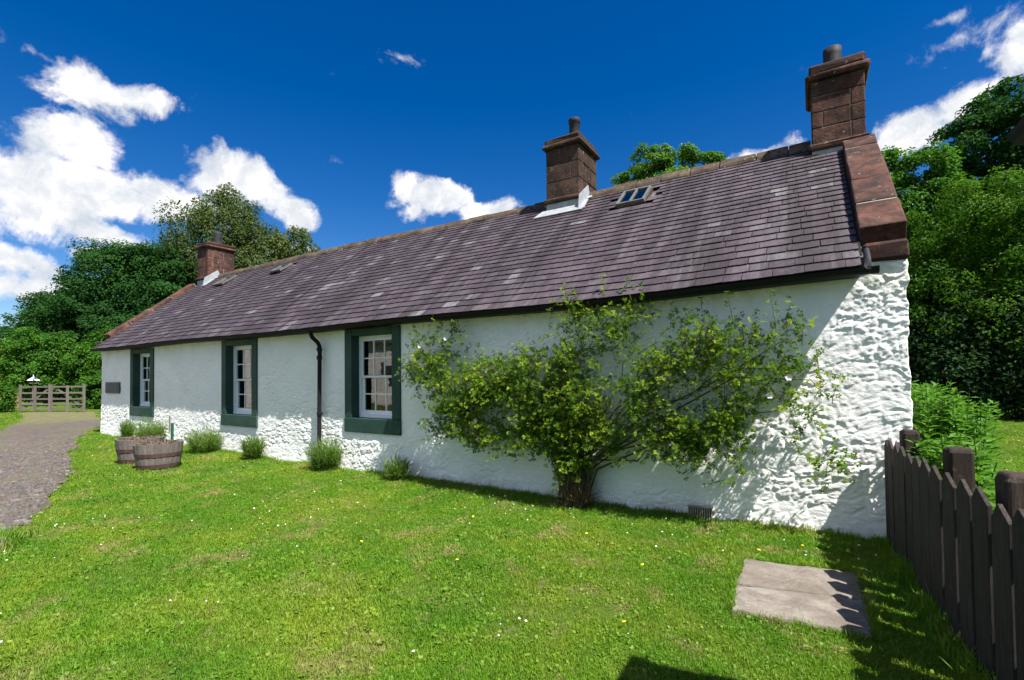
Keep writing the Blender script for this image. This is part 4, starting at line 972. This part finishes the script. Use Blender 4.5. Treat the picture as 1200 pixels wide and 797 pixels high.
# ---- lavender clumps along the wall
def lavender(x, w, h, label, n=420, y=5.34, dead=0):
    root = empty('lavender_plant', (x, y, 0)); tag(root, label, 'plant', 'lavender plants along the wall')
    P = []; D = []; N = []; S = []; R = []
    a = rng.uniform(0, 6.283, n); rr = np.sqrt(rng.uniform(0, 1, n)); 
    for i in range(n):
        d = np.array([math.cos(a[i]) * rr[i] * w / h * .40, math.sin(a[i]) * rr[i] * w / h * .34, 1.0]); d /= np.linalg.norm(d)
        b0 = np.array([math.cos(a[i]) * rr[i] * w * .27, math.sin(a[i]) * rr[i] * w * .22, 0]); L = h * rng.uniform(.6, 1.25) * (1 - .32 * rr[i])
        tone = rng.uniform(0, 1)
        for k in range(6):
            t = .05 + .80 * (k + rng.uniform(0, 1)) / 6; p = b0 + d * L * t
            nn = rng.normal(size=3); P.append(p); D.append(d + rng.normal(size=3) * .16); N.append(nn); S.append(rng.uniform(.09, .17)); R.append(np.clip(tone * .5 + .5 * t * rng.uniform(.5, 1), 0, 1))
    V, F = leaf_quads(np.array(P), np.array(N), np.array(S), .06, .1, np.array(D)); V[:, 2] = np.maximum(V[:, 2], .005)
    mesh_np('foliage', V, F, MAT['leaf_lav'], root, np.repeat(R, 4))
    m = MB()
    for i in range(16 + dead):
        q = rng.uniform(0, 6.283); m.tube([(0, 0, -.02), (math.cos(q) * .08, math.sin(q) * .08, .08), (math.cos(q) * w * .28, math.sin(q) * w * .25, .16 + rng.uniform(0, .12))], [.008, .006, .003], 5)
    m.build('stems', 'cane', root)
lavender(-15.0, .36, .58, 'tall narrow lavender under the sill of the window nearest the gate end')
lavender(-13.72, .85, .70, 'wide lavender bush behind the half barrel planters', 620)
lavender(-11.12, .88, .60, 'lavender bush with pale flower spikes left of the middle window', 560)
lavender(-9.29, .46, .50, 'small upright lavender below the right edge of the middle window')
lavender(-7.10, .70, .60, 'lavender bush growing in front of the black downpipe', 520)
lavender(-5.42, .42, .36, 'smallest lavender with brown woody stems near the climbing rose', 260, dead=14)
# ---- half-barrel planters
def barrel(x, y, rz, label, scale=1.):
    root = empty('half_barrel_planter', (x, y, float(ground_z(np.array(x), np.array(y)))), rz); tag(root, label, 'planter', 'half barrel planters on the lawn'); root.scale = (scale,) * 3
    n = 22; H = .52
    prof = lambda z: .325 + .085 * (z / H) ** .8
    for k in range(n):
        a0, a1 = 2 * math.pi * (k + .012) / n, 2 * math.pi * (k + .988) / n; top = H + random.uniform(-.022, .012); m = MB(); v = []
        for z in (-.02, .17, .34, top):
            for (ra, aa) in ((prof(max(z, 0)), a0), (prof(max(z, 0)) + .004, (a0 + a1) / 2), (prof(max(z, 0)), a1), (prof(max(z, 0)) - .03, a1), (prof(max(z, 0)) - .03, a0)):
                v.append((ra * math.cos(aa), ra * math.sin(aa), z))
        f = []
        for i in range(3):
            for q in range(5): q2 = (q + 1) % 5; f.append((i * 5 + q, i * 5 + q2, (i + 1) * 5 + q2, (i + 1) * 5 + q))
        f += [(0, 4, 3, 2, 1), (15, 16, 17, 18, 19)]; m.add(v, f); m.build('stave', 'stave', root)
    for z0, z1 in ((.045, .125), (.265, .335)):
        m = MB(); m.lathe((0, 0, 0), [(prof(z0) - .01, z0), (prof(z0) + .011, z0), (prof(z1) + .011, z1), (prof(z1) - .01, z1)], 30); m.build('hoop', 'hoop', root)
    m = MB(); ring = [(0, 0, H - .035)]
    v = []; f = []
    for i in range(5):
        for k in range(18):
            r_ = .372 * (i + 1) / 5; t = 2 * math.pi * k / 18; v.append((r_ * math.cos(t), r_ * math.sin(t), H - .05 + random.uniform(-.02, .03)))
    v.append((0, 0, H - .03))
    for k in range(18): f.append((k, (k + 1) % 18, 90))
    for i in range(4):
        for k in range(18): k2 = (k + 1) % 18; f.append((i * 18 + k, (i + 1) * 18 + k, (i + 1) * 18 + k2, i * 18 + k2))
    m.add(v, f); so = m.build('soil', 'soil', root)
    k = 260; a = rng.uniform(0, 6.283, k); r_ = .39 * np.sqrt(rng.uniform(.25, 1, k)); P = np.stack([r_ * np.cos(a), r_ * np.sin(a), np.full(k, H - .02) + rng.uniform(-.01, .03, k)], -1)
    leaf_mesh('dry_leaves', P, rng.normal(size=(k, 3)) + np.array([0, 0, 1.]), rng.uniform(.03, .06, k), 'soil', root, rng.uniform(0, 1, k), .5)
barrel(-9.93, 4.0, .3, 'grey half barrel planter with rusty hoops standing in front of the other', .91)
barrel(-11.02, 4.12, 1.1, 'grey half barrel planter partly hidden behind the nearer one', .92)
# ---- green stake with a pale card by the wall
st = empty('plant_stake', (-12.32, 5.22, 0)); tag(st, 'thin green stake with a pale tag between barrels and wall', 'stake')
m = MB(); m.bar((0, 0, -.05), (0, .01, .60), .075, .03, (0, 1, 0)); m.build('post', 'stakegreen', st)
m = MB(); m.bar((-.085, -.01, .40), (-.10, .0, .76), .075, .012, (0, 1, 0)); m.build('tag', 'card', st)
# ---- picket fence
FX = lambda y: .55 + .0767 * (5.47 - y)
fdir = Vector((-.0767, 1, 0)).normalized(); fn = Vector((1, .0767, 0)).normalized()
fen = empty('picket_fence', (FX(5.5), 5.5, 0)); tag(fen, 'dark weathered picket fence running from the gable towards the viewer', 'fence')
FO = Vector(fen.location)
def picket(yc, w, h, tilt, cutl):
    c = Vector((FX(yc), yc, 0)); th = .022; m = MB()
    pts = [(-w / 2, -.03), (w / 2, -.03), (w / 2, h - .085 + cutl), (w * .08 + tilt, h), (-w / 2, h - .065)]
    off = random.uniform(-.006, .006); v = []
    for s in (0, 1):
        for a, z in pts: p = c + fdir * (a + tilt * z / h * .4) + fn * (off + s * th + random.uniform(-.001, .001)) - FO; v.append((p.x, p.y, z))
    n = len(pts); m.add(v, [tuple(range(n)), tuple(range(2 * n - 1, n - 1, -1))] + [(i, i + n, (i + 1) % n + n, (i + 1) % n) for i in range(n)])
    m.build('picket', 'fence', fen, bevel=.004)
for yc, w in ((5.50, .12), (5.33, .16), (5.14, .17), (4.94, .18), (4.74, .18), (4.53, .19), (4.30, .20), (4.07, .20), (3.83, .20), (3.60, .20), (3.36, .20), (3.13, .195), (2.90, .19), (2.66, .20), (2.42, .20)):
    picket(yc, w, .985 + random.uniform(-.02, .015), random.uniform(-.02, .02), random.uniform(-.02, .02))
for z in (.25, .78):
    m = MB(); a = Vector((FX(5.45), 5.45, z)) + fn * .05 - FO; b2 = Vector((FX(2.3), 2.3, z)) + fn * .05 - FO; m.bar(a, b2, .045, .085); m.build('rail', 'fence', fen)
for yc, h, w in ((5.40, 1.085, .12), (4.23, 1.095, .13), (3.36, 1.085, .155)):
    c = Vector((FX(yc), yc, 0)) + fn * .16 - FO; m = MB()
    p = []
    for z, k in ((-.1, 1), (h - .035, 1), (h, .82)):
        for i, j in ((-1, -1), (1, -1), (1, 1), (-1, 1)):
            q = c + fdir * (i * w / 2 * k) + fn * (j * w / 2 * k); p.append((q.x + random.uniform(-.006, .006), q.y + random.uniform(-.006, .006), z + random.uniform(-.008, .008) * (z > 0)))
    f = [(0, 1, 2, 3)[::-1], (8, 9, 10, 11)] + [(b_ * 4 + i, b_ * 4 + (i + 1) % 4, b_ * 4 + 4 + (i + 1) % 4, b_ * 4 + 4 + i) for b_ in (0, 1) for i in range(4)]
    m.add(p, f); m.build('post', 'fencetop', fen, bevel=.018)
# ---- paving stones
def slab(P, label, top=.022):
    P = np.array(P, float); c = P.mean(0); n = 12
    root = None; o = Vector((c[0], c[1], 0)); m = MB()
    pts = []
    for i in range(4):
        a, b_ = P[i], P[(i + 1) % 4]
        for k in range(n): q = a + (b_ - a) * k / n; pts.append(q + rng.normal(size=2) * .006 - c)
    N_ = len(pts); v = []; rings = ((1., -.03), (1., top - .012), (.975, top), (.6, top + .002), (.25, top + .004))
    for s, z in rings:
        for q in pts: v.append((q[0] * s, q[1] * s, z + (random.uniform(-.003, .003) if s < 1 else 0)))
    v.append((0, 0, top + .003)); f = []
    for r_ in range(len(rings) - 1):
        for i in range(N_): j = (i + 1) % N_; f.append((r_ * N_ + i, r_ * N_ + j, (r_ + 1) * N_ + j, (r_ + 1) * N_ + i))
    for i in range(N_): f.append(((len(rings) - 1) * N_ + i, (len(rings) - 1) * N_ + (i + 1) % N_, len(v) - 1))
    m.add(v, f); ob = m.build('paving_slab', 'slab'); ob.location = (c[0], c[1], .012); tag(ob, label, 'paving slab', 'paving slabs in the lawn')
SLAB_A = [(-.515, 4.50), (-.512, 3.938), (.275, 4.112), (.265, 4.62)]; SLAB_B = [(-.512, 3.916), (-.48, 3.495), (.275, 3.57), (.278, 4.090)]
SLAB_ALL = [(-.515, 4.50), (-.512, 3.925), (-.48, 3.495), (.275, 3.57), (.277, 4.1), (.265, 4.62)]
slab(SLAB_A, 'flat paving slab in the lawn on the side towards the cottage'); slab(SLAB_B, 'flat paving slab in the lawn on the side towards the viewer')
# ---- field gates, bird table, bench beyond
def gate(x0, y0, x1, y1, flip, label, upr):
    L = math.hypot(x1 - x0, y1 - y0); g = empty('field_gate', (x0, y0, .06), math.atan2(y1 - y0, x1 - x0)); tag(g, label, 'gate', 'two leaf field gate across the path')
    for t in upr:
        m = MB(); x = L * t; m.bar((x, 0, .0), (x, 0, 1.28 + (.06 if t in (0., 1.) else 0)), .085, .07, (0, 1, 0)); m.build('stile', 'gatewood', g)
    for z in (.14, .36, .62, .92, 1.22):
        m = MB(); m.bar((0, .06, z), (L, .06, z), .03, .075); m.build('rail', 'gatewood', g)
    m = MB(); a, b_ = ((.05, .1, .14), (L - .05, .1, 1.22)) if not flip else ((L - .05, .1, .14), (.05, .1, 1.22)); m.bar(a, b_, .03, .09); m.build('brace', 'gatewood', g)
gate(-33.25, 7.42, -31.72, 8.12, False, 'grey timber gate leaf hung beside the clipped shrub', (0., .5, 1.))
gate(-31.66, 8.15, -29.95, 8.90, True, 'grey timber gate leaf nearer the cottage corner', (0., .5, 1.))
bt = empty('bird_table', (-39.2, 9.3, 0)); tag(bt, 'bird table with pale pitched roof seen over the field gate', 'bird table')
m = MB(); m.bar((0, 0, -.05), (0, 0, 1.42), .09, .09, (0, 1, 0)); m.build('pole', 'gatewood', bt)
m = MB(); m.box((-.2, -.2, 1.42), (.2, .2, 1.46)); m.build('tray', 'gatewood', bt)
for i in (-1, 1):
    for j in (-1, 1):
        m = MB(); m.bar((.16 * i, .16 * j, 1.46), (.16 * i, .16 * j, 1.62), .03, .03, (0, 1, 0)); m.build('upright', 'gatewood', bt)
m = MB(); m.add([(-.25, -.25, 1.60), (.25, -.25, 1.60), (.25, .25, 1.60), (-.25, .25, 1.60), (0, 0, 1.84), (0, 0, 1.63)], [(0, 1, 4), (1, 2, 4), (2, 3, 4), (3, 0, 4), (1, 0, 5), (2, 1, 5), (3, 2, 5), (0, 3, 5)]); m.build('roof', 'white', bt)
m = MB(); m.bar((0, 0, 1.82), (0, 0, 1.94), .035, .035, (0, 1, 0)); m.build('finial', 'white', bt)
be = empty('garden_bench', (-38.4, 8.0, 0), .4); tag(be, 'small tan wooden bench seen through the field gate', 'bench')
m = MB(); m.box((-.65, -.2, .42), (.65, .2, .47)); m.build('seat', 'tan', be)
for z in (.62, .80):
    m = MB(); m.box((-.65, .2, z), (.65, .23, z + .11)); m.build('back_slat', 'tan', be)
for i in (-1, 1):
    for j in (-1, 1):
        m = MB(); m.bar((.58 * i, .17 * j, -.02), (.58 * i, .17 * j, .42 if j < 0 else .93), .06, .06, (0, 1, 0)); m.build('leg', 'tan', be)
# ---- tall weeds behind the fence
def weeds():
    root = empty('nettle_clump', (1.15, 6.2, 0)); tag(root, 'tall bright green nettles growing behind the picket fence', 'nettles')
    P = []; D = []; N = []; S = []; R = []; m = MB(); n = 230
    for i in range(n):
        y = rng.uniform(-1.6, .9); x = rng.uniform(-.30, max(-.15, -.12 + .25 * (y + 1.2)))
        h = rng.uniform(.85, 1.12) + .22 * (y > -.4) + .18 * math.exp(-((x + .2) ** 2) / .05)
        if y < -.6: h *= .86
        ln = rng.normal(size=2) * .08; b0 = np.array([x, y, 0]); top = b0 + np.array([ln[0], ln[1], h]); tone = rng.uniform(0, 1)
        m.tube([b0, b0 * .5 + top * .5 + np.array([ln[0] * -.2, 0, 0]), top], [.006, .005, .003], 4, False)
        k = int(h / .055); a0 = rng.uniform(0, 6.28)
        for q in range(k):
            t = .25 + .75 * q / k; p = b0 + (top - b0) * t; a = a0 + q * 1.571
            for s in (0, math.pi):
                d = np.array([math.cos(a + s), math.sin(a + s), .25 - .6 * (t < .8) * rng.uniform(.3, 1)]); l = rng.uniform(.09, .155) * (1.15 - .6 * max(0, t - .6) / .4)
                P.append(p); D.append(d); N.append(np.array([-d[0] * .3, -d[1] * .3, 1]) + rng.normal(size=3) * .25); S.append(l); R.append(np.clip(.35 * tone + .45 * t + rng.uniform(-.1, .2), 0, 1))
    V, F = leaf_quads(np.array(P), np.array(N), np.array(S), .42, .2, np.array(D))
    mesh_np('foliage', V, F, MAT['leaf_nettle'], root, np.repeat(R, 4)); m.build('stems', 'leaf_nettle', root)
weeds()
# ---- outbuilding beside the viewer: its gutter end shows top right, its roof shades the bottom of the lawn
ob = empty('outbuilding', (.9, -1.6, 0)); tag(ob, 'neighbouring outbuilding whose black gutter end shows at the upper right edge', 'outbuilding')
oo = Vector(ob.location)
def W3(*p): return tuple(Vector(p) - oo)
GE, GZ_ = .615, 2.345        # gutter line X, height
m = MB(); v = [(.86, -5.5, -.1), (.86, 1.95, -.1), (4.6, 1.95, -.1), (4.6, -5.5, -.1), (.86, -5.5, 2.42), (.86, 1.95, 2.42), (4.6, 1.95, 2.42), (4.6, -5.5, 2.42), (2.73, -5.5, 3.55), (2.73, 1.95, 3.55)]
m.add([W3(*p) for p in v], [(0, 4, 5, 1), (1, 5, 9, 6, 2), (2, 6, 7, 3), (3, 7, 8, 4, 0), (0, 1, 2, 3)]); m.build('wall', 'wall', ob)
m = MB(); sl = .60
for sgn, xe in ((1, GE + .03), (-1, 2 * 2.73 - GE - .03)):
    p = [(xe, -5.7, GZ_ + .03), (xe, 2.16, GZ_ + .03), (2.73, 2.16, GZ_ + .03 + sl * (2.73 - GE - .03)), (2.73, -5.7, GZ_ + .03 + sl * (2.73 - GE - .03))]
    if sgn < 0: p = [p[1], p[0], p[3], p[2]]
    m.hexa([W3(*q) for q in p] + [W3(q[0], q[1], q[2] + .07) for q in p])
m.build('roof', 'roofdark', ob)
m = MB(); n = 10; v = []; ys = np.linspace(-5.7, 2.20, 12)
for y in ys:
    v += [W3(GE + .048 * math.cos(t), y, GZ_ + .03 - .048 * math.sin(t)) for t in np.linspace(0, math.pi, n)] + [W3(GE + .040 * math.cos(t), y, GZ_ + .03 - .040 * math.sin(t)) for t in np.linspace(math.pi, 0, n)]
k = 2 * n; f = [(i * k + q, (i + 1) * k + q, (i + 1) * k + (q + 1) % k, i * k + (q + 1) % k) for i in range(len(ys) - 1) for q in range(k)]
m.add(v, f); 
m.build('gutter', 'gutter', ob)
m = MB(); m.add([W3(GE + .049 * math.cos(t), y, GZ_ + .032 - .049 * math.sin(t)) for y in (2.201, 2.213) for t in np.linspace(0, math.pi, n)], [tuple(range(n)), tuple(range(2 * n - 1, n - 1, -1))] + [(i, i + n, i + n + 1, i + 1) for i in range(n - 1)]); m.build('gutter_end', 'gutter', ob)
# ---- pale building across the path, mirrored in the panes
pb = empty('farm_building', (-24, -6, 0)); tag(pb, 'pale sunlit building across the path mirrored in the window panes', 'building')
po = Vector(pb.location); Q = lambda *p: tuple(Vector(p) - po)
m = MB(); v = [(-20.5, -13, -.1), (-20.5, .6, -.1), (-27, .6, -.1), (-27, -13, -.1), (-20.5, -13, 3.4), (-20.5, .6, 3.4), (-27, .6, 3.4), (-27, -13, 3.4), (-23.75, -13, 5.6), (-23.75, .6, 5.6)]
m.add([Q(*p) for p in v], [(0, 1, 5, 4), (1, 2, 6, 9, 5), (2, 3, 7, 6), (3, 0, 4, 8, 7), (0, 3, 2, 1)]); m.build('wall', 'pinkwall', pb)
m = MB()
for p in ([(-20.2, -13.3, 3.3), (-20.2, .9, 3.3), (-23.75, .9, 5.75), (-23.75, -13.3, 5.75)], [(-27.3, .9, 3.3), (-27.3, -13.3, 3.3), (-23.75, -13.3, 5.75), (-23.75, .9, 5.75)]):
    m.hexa([Q(*q) for q in p] + [Q(q[0], q[1], q[2] + .1) for q in p])
m.build('roof', 'roofdark', pb)
for y in (-10.6, -8.9, -4.2, -2.4):
    m = MB(); m.box(Q(-20.52, y, .9), Q(-20.46, y + .85, 2.3)); m.build('window', 'dark', pb)

# ================================================================== grass and flowers (uncountable)
def tuft_mesh(name, n, h, rad, wid, seed, broad=False):
    r = np.random.default_rng(seed); V = []; F = []; T = []
    for i in range(n):
        a = r.uniform(0, 6.283); rr = rad * math.sqrt(r.uniform(0, 1)); b0 = np.array([math.cos(a) * rr, math.sin(a) * rr, -.004]); q = r.uniform(0, 6.283)
        d = np.array([math.cos(q), math.sin(q), 0]); s = np.array([-d[1], d[0], 0]); hh = h * r.uniform(.55, 1.25); lean = r.uniform(.1, .75) * hh; w = wid * r.uniform(.7, 1.3)
        p1 = b0 + d * lean * .35 + np.array([0, 0, hh * .6]); p2 = b0 + d * lean + np.array([0, 0, hh]); k = len(V)
        if broad:
            V += [b0, p1 * .5 + b0 * .5 + s * w, p1 * .5 + b0 * .5 - s * w, p1 + d * w + s * w, p1 + d * w - s * w, p2 - np.array([0, 0, hh * .3])]; T += [0, .2, .2, .4, .4, .5]
            F += [(k, k + 1, k + 2), (k + 1, k + 3, k + 4), (k + 1, k + 4, k + 2), (k + 3, k + 5, k + 4)]
        else:
            V += [b0 + s * w / 2, b0 - s * w / 2, p1 + s * w * .42, p1 - s * w * .42, p2]; T += [0, 0, .5, .5, 1]
            F += [(k, k + 1, k + 3), (k, k + 3, k + 2), (k + 2, k + 3, k + 4)]
    me = bpy.data.meshes.new(name); me.from_pydata([tuple(v) for v in V], [], F); at = me.attributes.new('tip', 'FLOAT', 'POINT'); at.data.foreach_set('value', T)
    me.materials.append(MAT['grass']); me.update(); return bpy.data.objects.new(name, me)
def instancer(name, P, Rz, Sc, sources, tilt=.15):
    n = len(P); me = bpy.data.meshes.new(name); me.vertices.add(n); me.vertices.foreach_set('co', P.astype(np.float32).ravel())
    a = me.attributes.new('rot', 'FLOAT_VECTOR', 'POINT'); a.data.foreach_set('vector', np.stack([rng.normal(size=n) * tilt, rng.normal(size=n) * tilt, Rz], -1).astype(np.float32).ravel())
    a = me.attributes.new('scl', 'FLOAT', 'POINT'); a.data.foreach_set('value', Sc.astype(np.float32)); me.update()
    o = bpy.data.objects.new(name, me); COL.objects.link(o)
    col = bpy.data.collections.new(name + '_source')
    for s in sources: col.objects.link(s)
    g = bpy.data.node_groups.new(name, 'GeometryNodeTree'); g.interface.new_socket('Geometry', in_out='INPUT', socket_type='NodeSocketGeometry'); g.interface.new_socket('Geometry', in_out='OUTPUT', socket_type='NodeSocketGeometry')
    N = g.nodes; L = g.links; gi = N.new('NodeGroupInput'); go = N.new('NodeGroupOutput'); ip = N.new('GeometryNodeInstanceOnPoints'); ci = N.new('GeometryNodeCollectionInfo')
    ci.inputs['Collection'].default_value = col; ci.inputs['Separate Children'].default_value = True; ci.inputs['Reset Children'].default_value = True; ip.inputs['Pick Instance'].default_value = True
    na = N.new('GeometryNodeInputNamedAttribute'); na.data_type = 'FLOAT_VECTOR'; na.inputs['Name'].default_value = 'rot'
    nb = N.new('GeometryNodeInputNamedAttribute'); nb.data_type = 'FLOAT'; nb.inputs['Name'].default_value = 'scl'
    L.new(gi.outputs[0], ip.inputs['Points']); L.new(ci.outputs[0], ip.inputs['Instance']); L.new(na.outputs['Attribute'], ip.inputs['Rotation']); L.new(nb.outputs['Attribute'], ip.inputs['Scale']); L.new(ip.outputs[0], go.inputs[0])
    md = o.modifiers.new('scatter', 'NODES'); md.node_group = g
    return o
def off_lawn(x, y, pad=0.):
    """True where no grass grows"""
    k = (y > WY - .05 - pad) & (y < YB + .1) & (x > XL - .02) & (x < XR + .05)
    jit = (vnoise(x * 9, y * 9, 91) - .5) * .05
    PR = [tuple(p) for p in pr]; poly = PR + [tuple(p) for p in pl[::-1]]
    k |= in_poly(x + jit * 3, y + jit * 4, poly)
    k |= in_poly(x + jit * .6, y + jit * .6, SLAB_ALL)
    for bx_, by_ in ((-9.93, 4.0), (-11.02, 4.12)): k |= np.hypot(x - bx_, y - by_) < .34
    k |= np.hypot((x + 2.47), (y - 5.45)) < .2
    k |= (x > .86) & (y < 1.95) & (x < 4.6)
    return k
def polar_pts(n, r0, r1, power, a0, a1):
    u = rng.uniform(0, 1, n); e = 2 - power
    r = (r0 ** e + u * (r1 ** e - r0 ** e)) ** (1 / e); a = np.radians(rng.uniform(a0, a1, n))
    return r * np.sin(a), r * np.cos(a), r
def grass():
    x1, y1, r1 = polar_pts(74000, 1.6, 7.5, .35, -95, 62)
    x2, y2, r2 = polar_pts(120000, 7.5, 42, 1.25, -92, -40)
    x3, y3, r3 = polar_pts(14000, 7.5, 26, .9, -6, 24)
    x = np.r_[x1, x2, x3]; y = np.r_[y1, y2, y3]; r = np.r_[r1, r2, r3]
    k = ~off_lawn(x, y)
    th = fbm(x * 1.9 / 1.0, y * 1.9, 131, 4)                       # thin worn patches
    for cx, cy, q in ((-1.55, 2.9, .35), (-2.2, 2.75, .45), (-2.75, 2.9, .35), (-.72, 3.35, .16), (-1.0, 2.75, .14), (.05, 4.95, .25)): th = th - .42 * np.exp(-((x - cx) ** 2 + (y - cy) ** 2) / q ** 2)
    k &= rng.uniform(0, 1, x.shape) < np.clip((th - .18) * 5, .38, 1)
    x, y, r = x[k], y[k], r[k]
    lush = .75 + .75 * fbm(x * .8, y * .8, 151, 3)
    near_wall = np.where((y > WY - .3) & (y < WY), 1.25, 1.)
    P = np.stack([x, y, ground_z(x, y) + .002], -1)
    tufts = [tuft_mesh('grass_tuft_%d' % i, 44, .023, .070, .0030, 40 + i) for i in range(5)] + [tuft_mesh('clover_tuft', 12, .028, .06, .008, 90, True)]
    o = instancer('grass', P, rng.uniform(0, 6.283, len(x)), lush * near_wall * np.clip(.8 + r * .045, .9, 1.9) * rng.uniform(.75, 1.25, len(x)), tufts)
    tag(o, 'short green lawn grass with clover', 'grass', kind='stuff')
    # longer fringe at the wall foot, fence foot, slab edges and by the path corner
    n = 2600; xa = rng.uniform(XL, XR, n); ya = WY - .02 - np.abs(rng.normal(size=n)) * .06
    n2 = 700; yb = rng.uniform(2.2, 5.5, n2); xb = FX(yb) - np.abs(rng.normal(size=n2)) * .05 + .03
    n3 = 260; xc = rng.uniform(-7.0, -5.4, n3); yc = xc * 0 + 1.0 + (xc + 6.2) * -.42 + rng.normal(size=n3) * .16
    pe = np.vstack([np.array(SLAB_A), np.array(SLAB_B)]); 
    xd = []; yd = []
    for Sx in (SLAB_ALL,):
        for i in range(6):
            a = np.array(Sx[i]); b_ = np.array(Sx[(i + 1) % 6]); t = rng.uniform(0, 1, 60)
            dd = (b_ - a); nrm = np.array([dd[1], -dd[0]]) / np.linalg.norm(dd); c = np.mean(np.array(Sx), 0)
            if (a - c) @ nrm < 0: nrm = -nrm
            q = a + dd * t[:, None] + nrm * .02; xd += list(q[:, 0]); yd += list(q[:, 1])
    x = np.r_[xa, xb, xc, np.array(xd)]; y = np.r_[ya, yb, yc, np.array(yd)]; s = np.r_[rng.uniform(.8, 1.6, n), rng.uniform(.8, 2.2, n2), rng.uniform(1.4, 2.6, n3), rng.uniform(.6, 1.2, len(xd))]
    k = (vnoise(x * 2.3, y * 2.3, 171) > .3) & ~(np.hypot(x + 2.47, y - 5.45) < .15); x, y, s = x[k], y[k], s[k]
    o = instancer('long_grass', np.stack([x, y, ground_z(x, y)], -1), rng.uniform(0, 6.283, len(x)), s, [tuft_mesh('long_tuft_%d' % i, 12, .06, .035, .004, 60 + i) for i in range(3)], .25)
    tag(o, 'longer uncut grass at the wall foot and fence', 'grass', kind='stuff')
grass()
def flowers():
    def disc(name, mat, r):
        m = MB(); v = [(0, 0, .006)] + [(r * math.cos(t), r * math.sin(t), .0) for t in np.linspace(0, 2 * math.pi, 8)[:-1]] + [(r * .5 * math.cos(t), r * .5 * math.sin(t), -.006) for t in np.linspace(0, 2 * math.pi, 8)[:-1]]
        f = [(0, i, i % 7 + 1) for i in range(1, 8)] + [(i, i + 7, i % 7 + 8, i % 7 + 1) for i in range(1, 8)]
        me = bpy.data.meshes.new(name); me.from_pydata(v, [], f); me.materials.append(MAT[mat]); return bpy.data.objects.new(name, me)
    x, y, r = polar_pts(2900, 2.3, 24, 1.2, -90, 25)
    k = ~off_lawn(x, y, .2); cl = fbm(x * .6 + 4, y * .6, 201, 3) + .16 * np.exp(-((x + 5.8) ** 2 + (y - 2.6) ** 2) / 4)
    k &= rng.uniform(0, 1, x.shape) < np.clip((cl - .50) * 3.4, .012, .9) * np.clip((np.hypot(x, y) - 2.2) / 3.5, .15, 1)
    x, y = x[k], y[k]
    o = instancer('clover_flowers', np.stack([x, y, ground_z(x, y) + .040 + rng.uniform(0, .02, len(x))], -1), rng.uniform(0, 6.28, len(x)), rng.uniform(.6, 1.3, len(x)), [disc('daisy_head', 'petal', .0085), disc('clover_head', 'pink', .008), disc('daisy_head_small', 'petal', .006)], .3)
    tag(o, 'small white clover and daisy heads dotted over the lawn', 'flowers', kind='stuff')
    yx = np.array([-1.03, -1.2, -3.6, -2.55, -.1, -.42, .42, -1.9, -3.2, .35]); yy = np.array([2.95, 3.9, 3.1, 3.2, 5.0, 4.7, 3.75, 4.4, 4.3, 3.9])
    o = instancer('dandelion_flowers', np.stack([yx, yy, ground_z(yx, yy) + .055], -1), yx * 0, np.full(10, 1.), [disc('dandelion_head', 'yellow', .014)], .2)
    tag(o, 'scattered yellow dandelion heads in the lawn', 'flowers', kind='stuff')
flowers()
